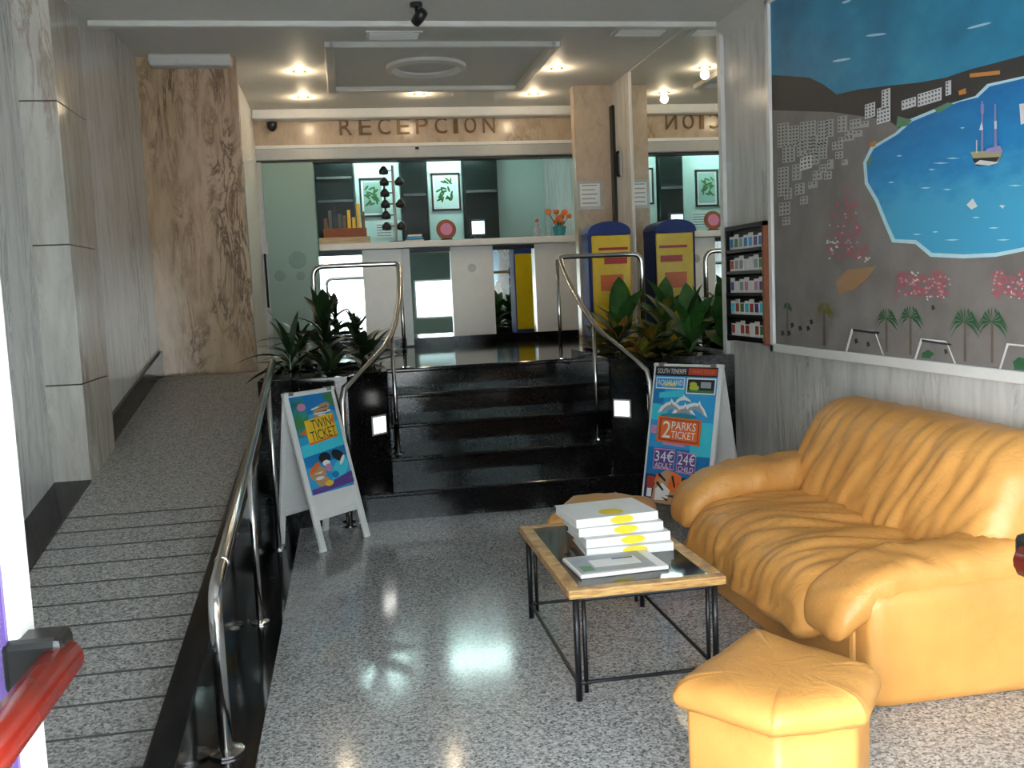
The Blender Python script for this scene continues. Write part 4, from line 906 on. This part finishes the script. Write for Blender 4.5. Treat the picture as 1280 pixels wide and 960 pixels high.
def plant(name, x, y, z, kinds, n, stem, label, group, sc=1.0, el=(15, 75), mat='leaf_dark'):
    e = empty(name, (x, y, z), label, 'plant', group)
    so = MB().tube([(x, y, z - .03), (x + .01, y, z + stem)], [.012, .008], 7).build('stem', mat, e)
    rg = random.Random(int(x * 1000) + int(y * 77)); num = e.name
    def fits(me, M):
        P = [M @ v.co for v in me.vertices]
        lo = [min(p[k] for p in P) for k in range(3)]; hi = [max(p[k] for p in P) for k in range(3)]
        if hi[0] > XR - .02: return None
        t_ = BVHTree.FromPolygons(P, [list(p.vertices) for p in me.polygons])
        for f_ in FIXED:
            if f_.overlap(t_): return None
        for k_, a, b_, g_ in GROWN:
            if k_ != num and all(lo[q] < b_[q] and hi[q] > a[q] for q in range(3)) and g_.overlap(t_): return None
        return (num, lo, hi, t_)
    for i in range(n):
        me = rg.choice(LS[rg.choice(kinds)]); t = (i + .5) / n; loc = Vector((.01 * t, 0, stem * (.15 + .85 * t)))
        base = el[0] + (el[1] - el[0]) * t ** 1.3; az = i * 2.4 + rg.uniform(-.3, .3); s = sc * rg.uniform(.8, 1.12); ok = None
        for k in range(90):
            elev = math.radians(min(86, base + rg.uniform(-8, 8) + k * .6)); a_ = az + rg.uniform(-.25, .25) * min(k, 12) ; s_ = s * (1 - .007 * k)
            Rm = Matrix.Rotation(a_, 4, 'Z') @ Matrix.Rotation(elev, 4, 'X') @ Matrix.Rotation(rg.uniform(-.5, .5), 4, 'Y')
            M = Matrix.Translation(Vector((x, y, z)) + loc) @ Rm @ Matrix.Scale(s_, 4)
            ok = fits(me, M)
            if ok: break
        if not ok: MISS.append(label)
        else: GROWN.append(ok)
        o = bpy.data.objects.new('leaf', me); COL.objects.link(o); o.parent = e
        o.location = loc; o.rotation_euler = Rm.to_euler(); o.scale = (s_, s_, s_)
    GROWN.append((num, (x - .02, y - .02, z), (x + .03, y + .02, z + stem), bvh_of(so)))
    return e
MISS = []
sz = .98
for (x, y, n, stem, sc, kinds, lab) in ((-.18, 7.35, 26, .42, 1.05, ['strap', 'darkbroad'], 'tall dark leafy plant at the centre of the planter by the ramp'), (-.42, 7.05, 20, .22, .95, ['strap'], 'dark spreading plant at the ramp end of the planter'),
     (.10, 7.35, 20, .22, .95, ['strap', 'darkbroad'], 'dark bushy plant in the planter near the steel rail'), (-.38, 7.7, 18, .30, .95, ['strap'], 'dark strap leaved plant at the back of the ramp planter'), (-.15, 6.98, 18, .10, .75, ['darkbroad', 'strap'], 'low dark plant at the front edge of the ramp planter'), (.15, 7.85, 16, .14, .8, ['strap'], 'low dark plant beside the top of the stair rail')):
    plant('leafy_plant', x, y, sz, kinds, n, stem, lab, 'plants in the planter by the ramp', sc)
for (x, y, n, stem, sc, kinds, lab, el) in ((2.52, 7.45, 20, .36, 1.0, ['olive', 'broad'], 'olive green leafy plant in the middle of the mirror planter', (15, 75)), (2.64, 7.20, 9, .25, 1.15, ['broad'], 'plant with large upright glossy green leaves next to the mirror', (35, 82)),
     (2.22, 7.65, 10, .30, 1.1, ['broad'], 'plant with broad dark green leaves near the stair rail', (25, 80)), (2.33, 7.25, 22, .16, .95, ['croton', 'olive'], 'red and yellow croton at the front of the mirror planter', (10, 70)), (2.08, 7.8, 16, .14, .9, ['croton', 'olive'], 'reddish croton at the stair corner of the mirror planter', (10, 65)), (2.38, 7.0, 20, .06, .75, ['olive', 'darkbroad'], 'low olive ground plant at the front of the mirror planter', (8, 60)), (2.64, 7.75, 16, .26, .9, ['olive', 'broad'], 'leafy green plant at the back of the mirror planter', (15, 75)), (2.2, 7.02, 20, .08, .8, ['croton', 'olive'], 'small red croton in the angle of the mirror planter', (8, 62)), (2.12, 7.4, 20, .20, .9, ['croton', 'olive', 'darkbroad'], 'mixed red and olive croton beside the curved rail', (10, 68))):
    plant('leafy_plant', x, y, sz, kinds, n, stem, lab, 'plants in the planter by the mirror', sc, el, 'leaf_olive')

# ================================================================== ENTRANCE DOORS
def door(name, x, s, label):
    y0, y1 = .62, 1.56
    e = empty(name, (x, (y0 + y1) / 2, 0), label, 'door', kind='structure')
    for a, b_ in ((y0, y0 + .07), (y1 - .075, y1)): box(x - .025, x + .025, a, b_, .005, 2.25).build('stile', 'white_lacquer', e, bevel=.006)
    for a, b_ in ((.005, .10), (2.16, 2.25)): box(x - .024, x + .024, y0 + .07, y1 - .075, a, b_).build('door_rail', 'white_lacquer', e)
    box(x - .006, x + .006, y0 + .07, y1 - .075, .10, 2.16).build('glass_pane', 'clear_glass', e)
    box(x - .010, x + .010, y1 - .085, y1 - .072, .10, 2.16).build('gasket', 'ink_violet', e)
    hx = x + s * .075
    pb = MB().tube([(hx, y0 + .05, 1.07), (hx, y1 - .045, 1.07)], .030, 14).build('push_bar', 'red_bar', e, smooth=True)
    for y in (y0 + .03, y1 - .07):
        box(min(x, hx + s * .012), max(x, hx + s * .012), y - .02, y + .05, 1.035, 1.115).build('bracket', 'black_plastic', e, bevel=.012)
door('door_1', -.53, 1, 'white framed glass door with a red push bar beside the ramp')
door('door_2', 1.262, -1, 'white framed glass door with a red push bar facing the sofa')

# ================================================================== CEILING LIGHTS AND SMALL FITTINGS
def downlight(x, y, z, label, power=3.0):
    e = empty('downlight', (x, y, z - .02), label, 'downlight', 'recessed ceiling spotlights')
    MB().lathe([(.035, .012), (.062, .012), (.062, -.006), (.045, -.012), (.035, -.004)], (x, y, z), 20).build('ring', 'brass', e)
    MB().lathe([(0, .0), (.036, .0), (.036, -.006), (0, -.008)], (x, y, z), 16).build('bulb', 'lamp_glow', e)
    l = bpy.data.lights.new('downlight_beam', 'POINT'); l.energy = power; l.color = (1, .78, .50); l.shadow_soft_size = .04
    o = bpy.data.objects.new('downlight_beam', l); COL.objects.link(o); o.parent = e; o.location = (0, 0, -.05)
for (px, py, lab) in ((374, 90, 'recessed spotlight in the ceiling corner above the ramp planter'), (379, 122, 'recessed spotlight above the dome camera end of the sign'), (524, 118, 'recessed spotlight above the middle of the reception sign'), (667, 118, 'recessed spotlight above the marble wall end of the sign'), (696, 86, 'recessed spotlight in the ceiling above the yellow bin')):
    p = at(px, py, 'Z', UC - .005); downlight(p.x, p.y, UC, lab)
for (px, py, lab) in ((492, 43, 'flat white ceiling vent between the spotlights'), (800, 39, 'flat white ceiling vent near the mirror')):
    p = at(px, py, 'Z', UC); e = empty('ceiling_vent', (p.x, p.y, UC - .03), lab, 'vent')
    box(p.x - .22, p.x + .22, p.y - .11, p.y + .11, UC - .012, UC + .002).build('frame', 'white_lacquer', e)
    for k in range(5): box(p.x - .19, p.x + .19, p.y - .085 + k * .038, p.y - .07 + k * .038, UC - .022, UC - .01).build('slat', 'white_lacquer', e)
p = at(520, 4, 'Z', LC)
sc_ = empty('ceiling_spotlight', (p.x, p.y, LC - .12), 'small black swivel spotlight hanging from the lobby ceiling', 'spotlight')
MB().lathe([(0, .0), (.04, .0), (.04, -.02), (0, -.025)], (p.x, p.y, LC), 16).build('mount', 'black_plastic', sc_)
MB().tube([(p.x, p.y, LC - .02), (p.x + .005, p.y, LC - .07)], .012, 8).build('arm', 'dark_metal', sc_)
MB().lathe([(0, -.05), (.032, -.05), (.036, .0), (.03, .05), (0, .055)], (0, 0, 0), 16, Matrix.Translation((p.x + .015, p.y - .02, LC - .09)) @ Matrix.Rotation(1.0, 4, 'X') @ Matrix.Rotation(.5, 4, 'Y')).build('lamp_head', 'black_plastic', sc_, smooth=True)
p = at(112, 424, 'X', -1.57)
wb = empty('wall_box', (-1.56, p.y, p.z - .1), 'small grey control box on the wall beside the upper ramp', 'control box')
box(-1.58, -1.54, p.y - .1, p.y + .16, p.z - .1, p.z + .07).build('case', 'grey_metal_paint', wb, bevel=.01)
box(-1.58, -1.53, p.y - .11, p.y + .17, p.z + .07, p.z + .085).build('lid', 'white_paint', wb)
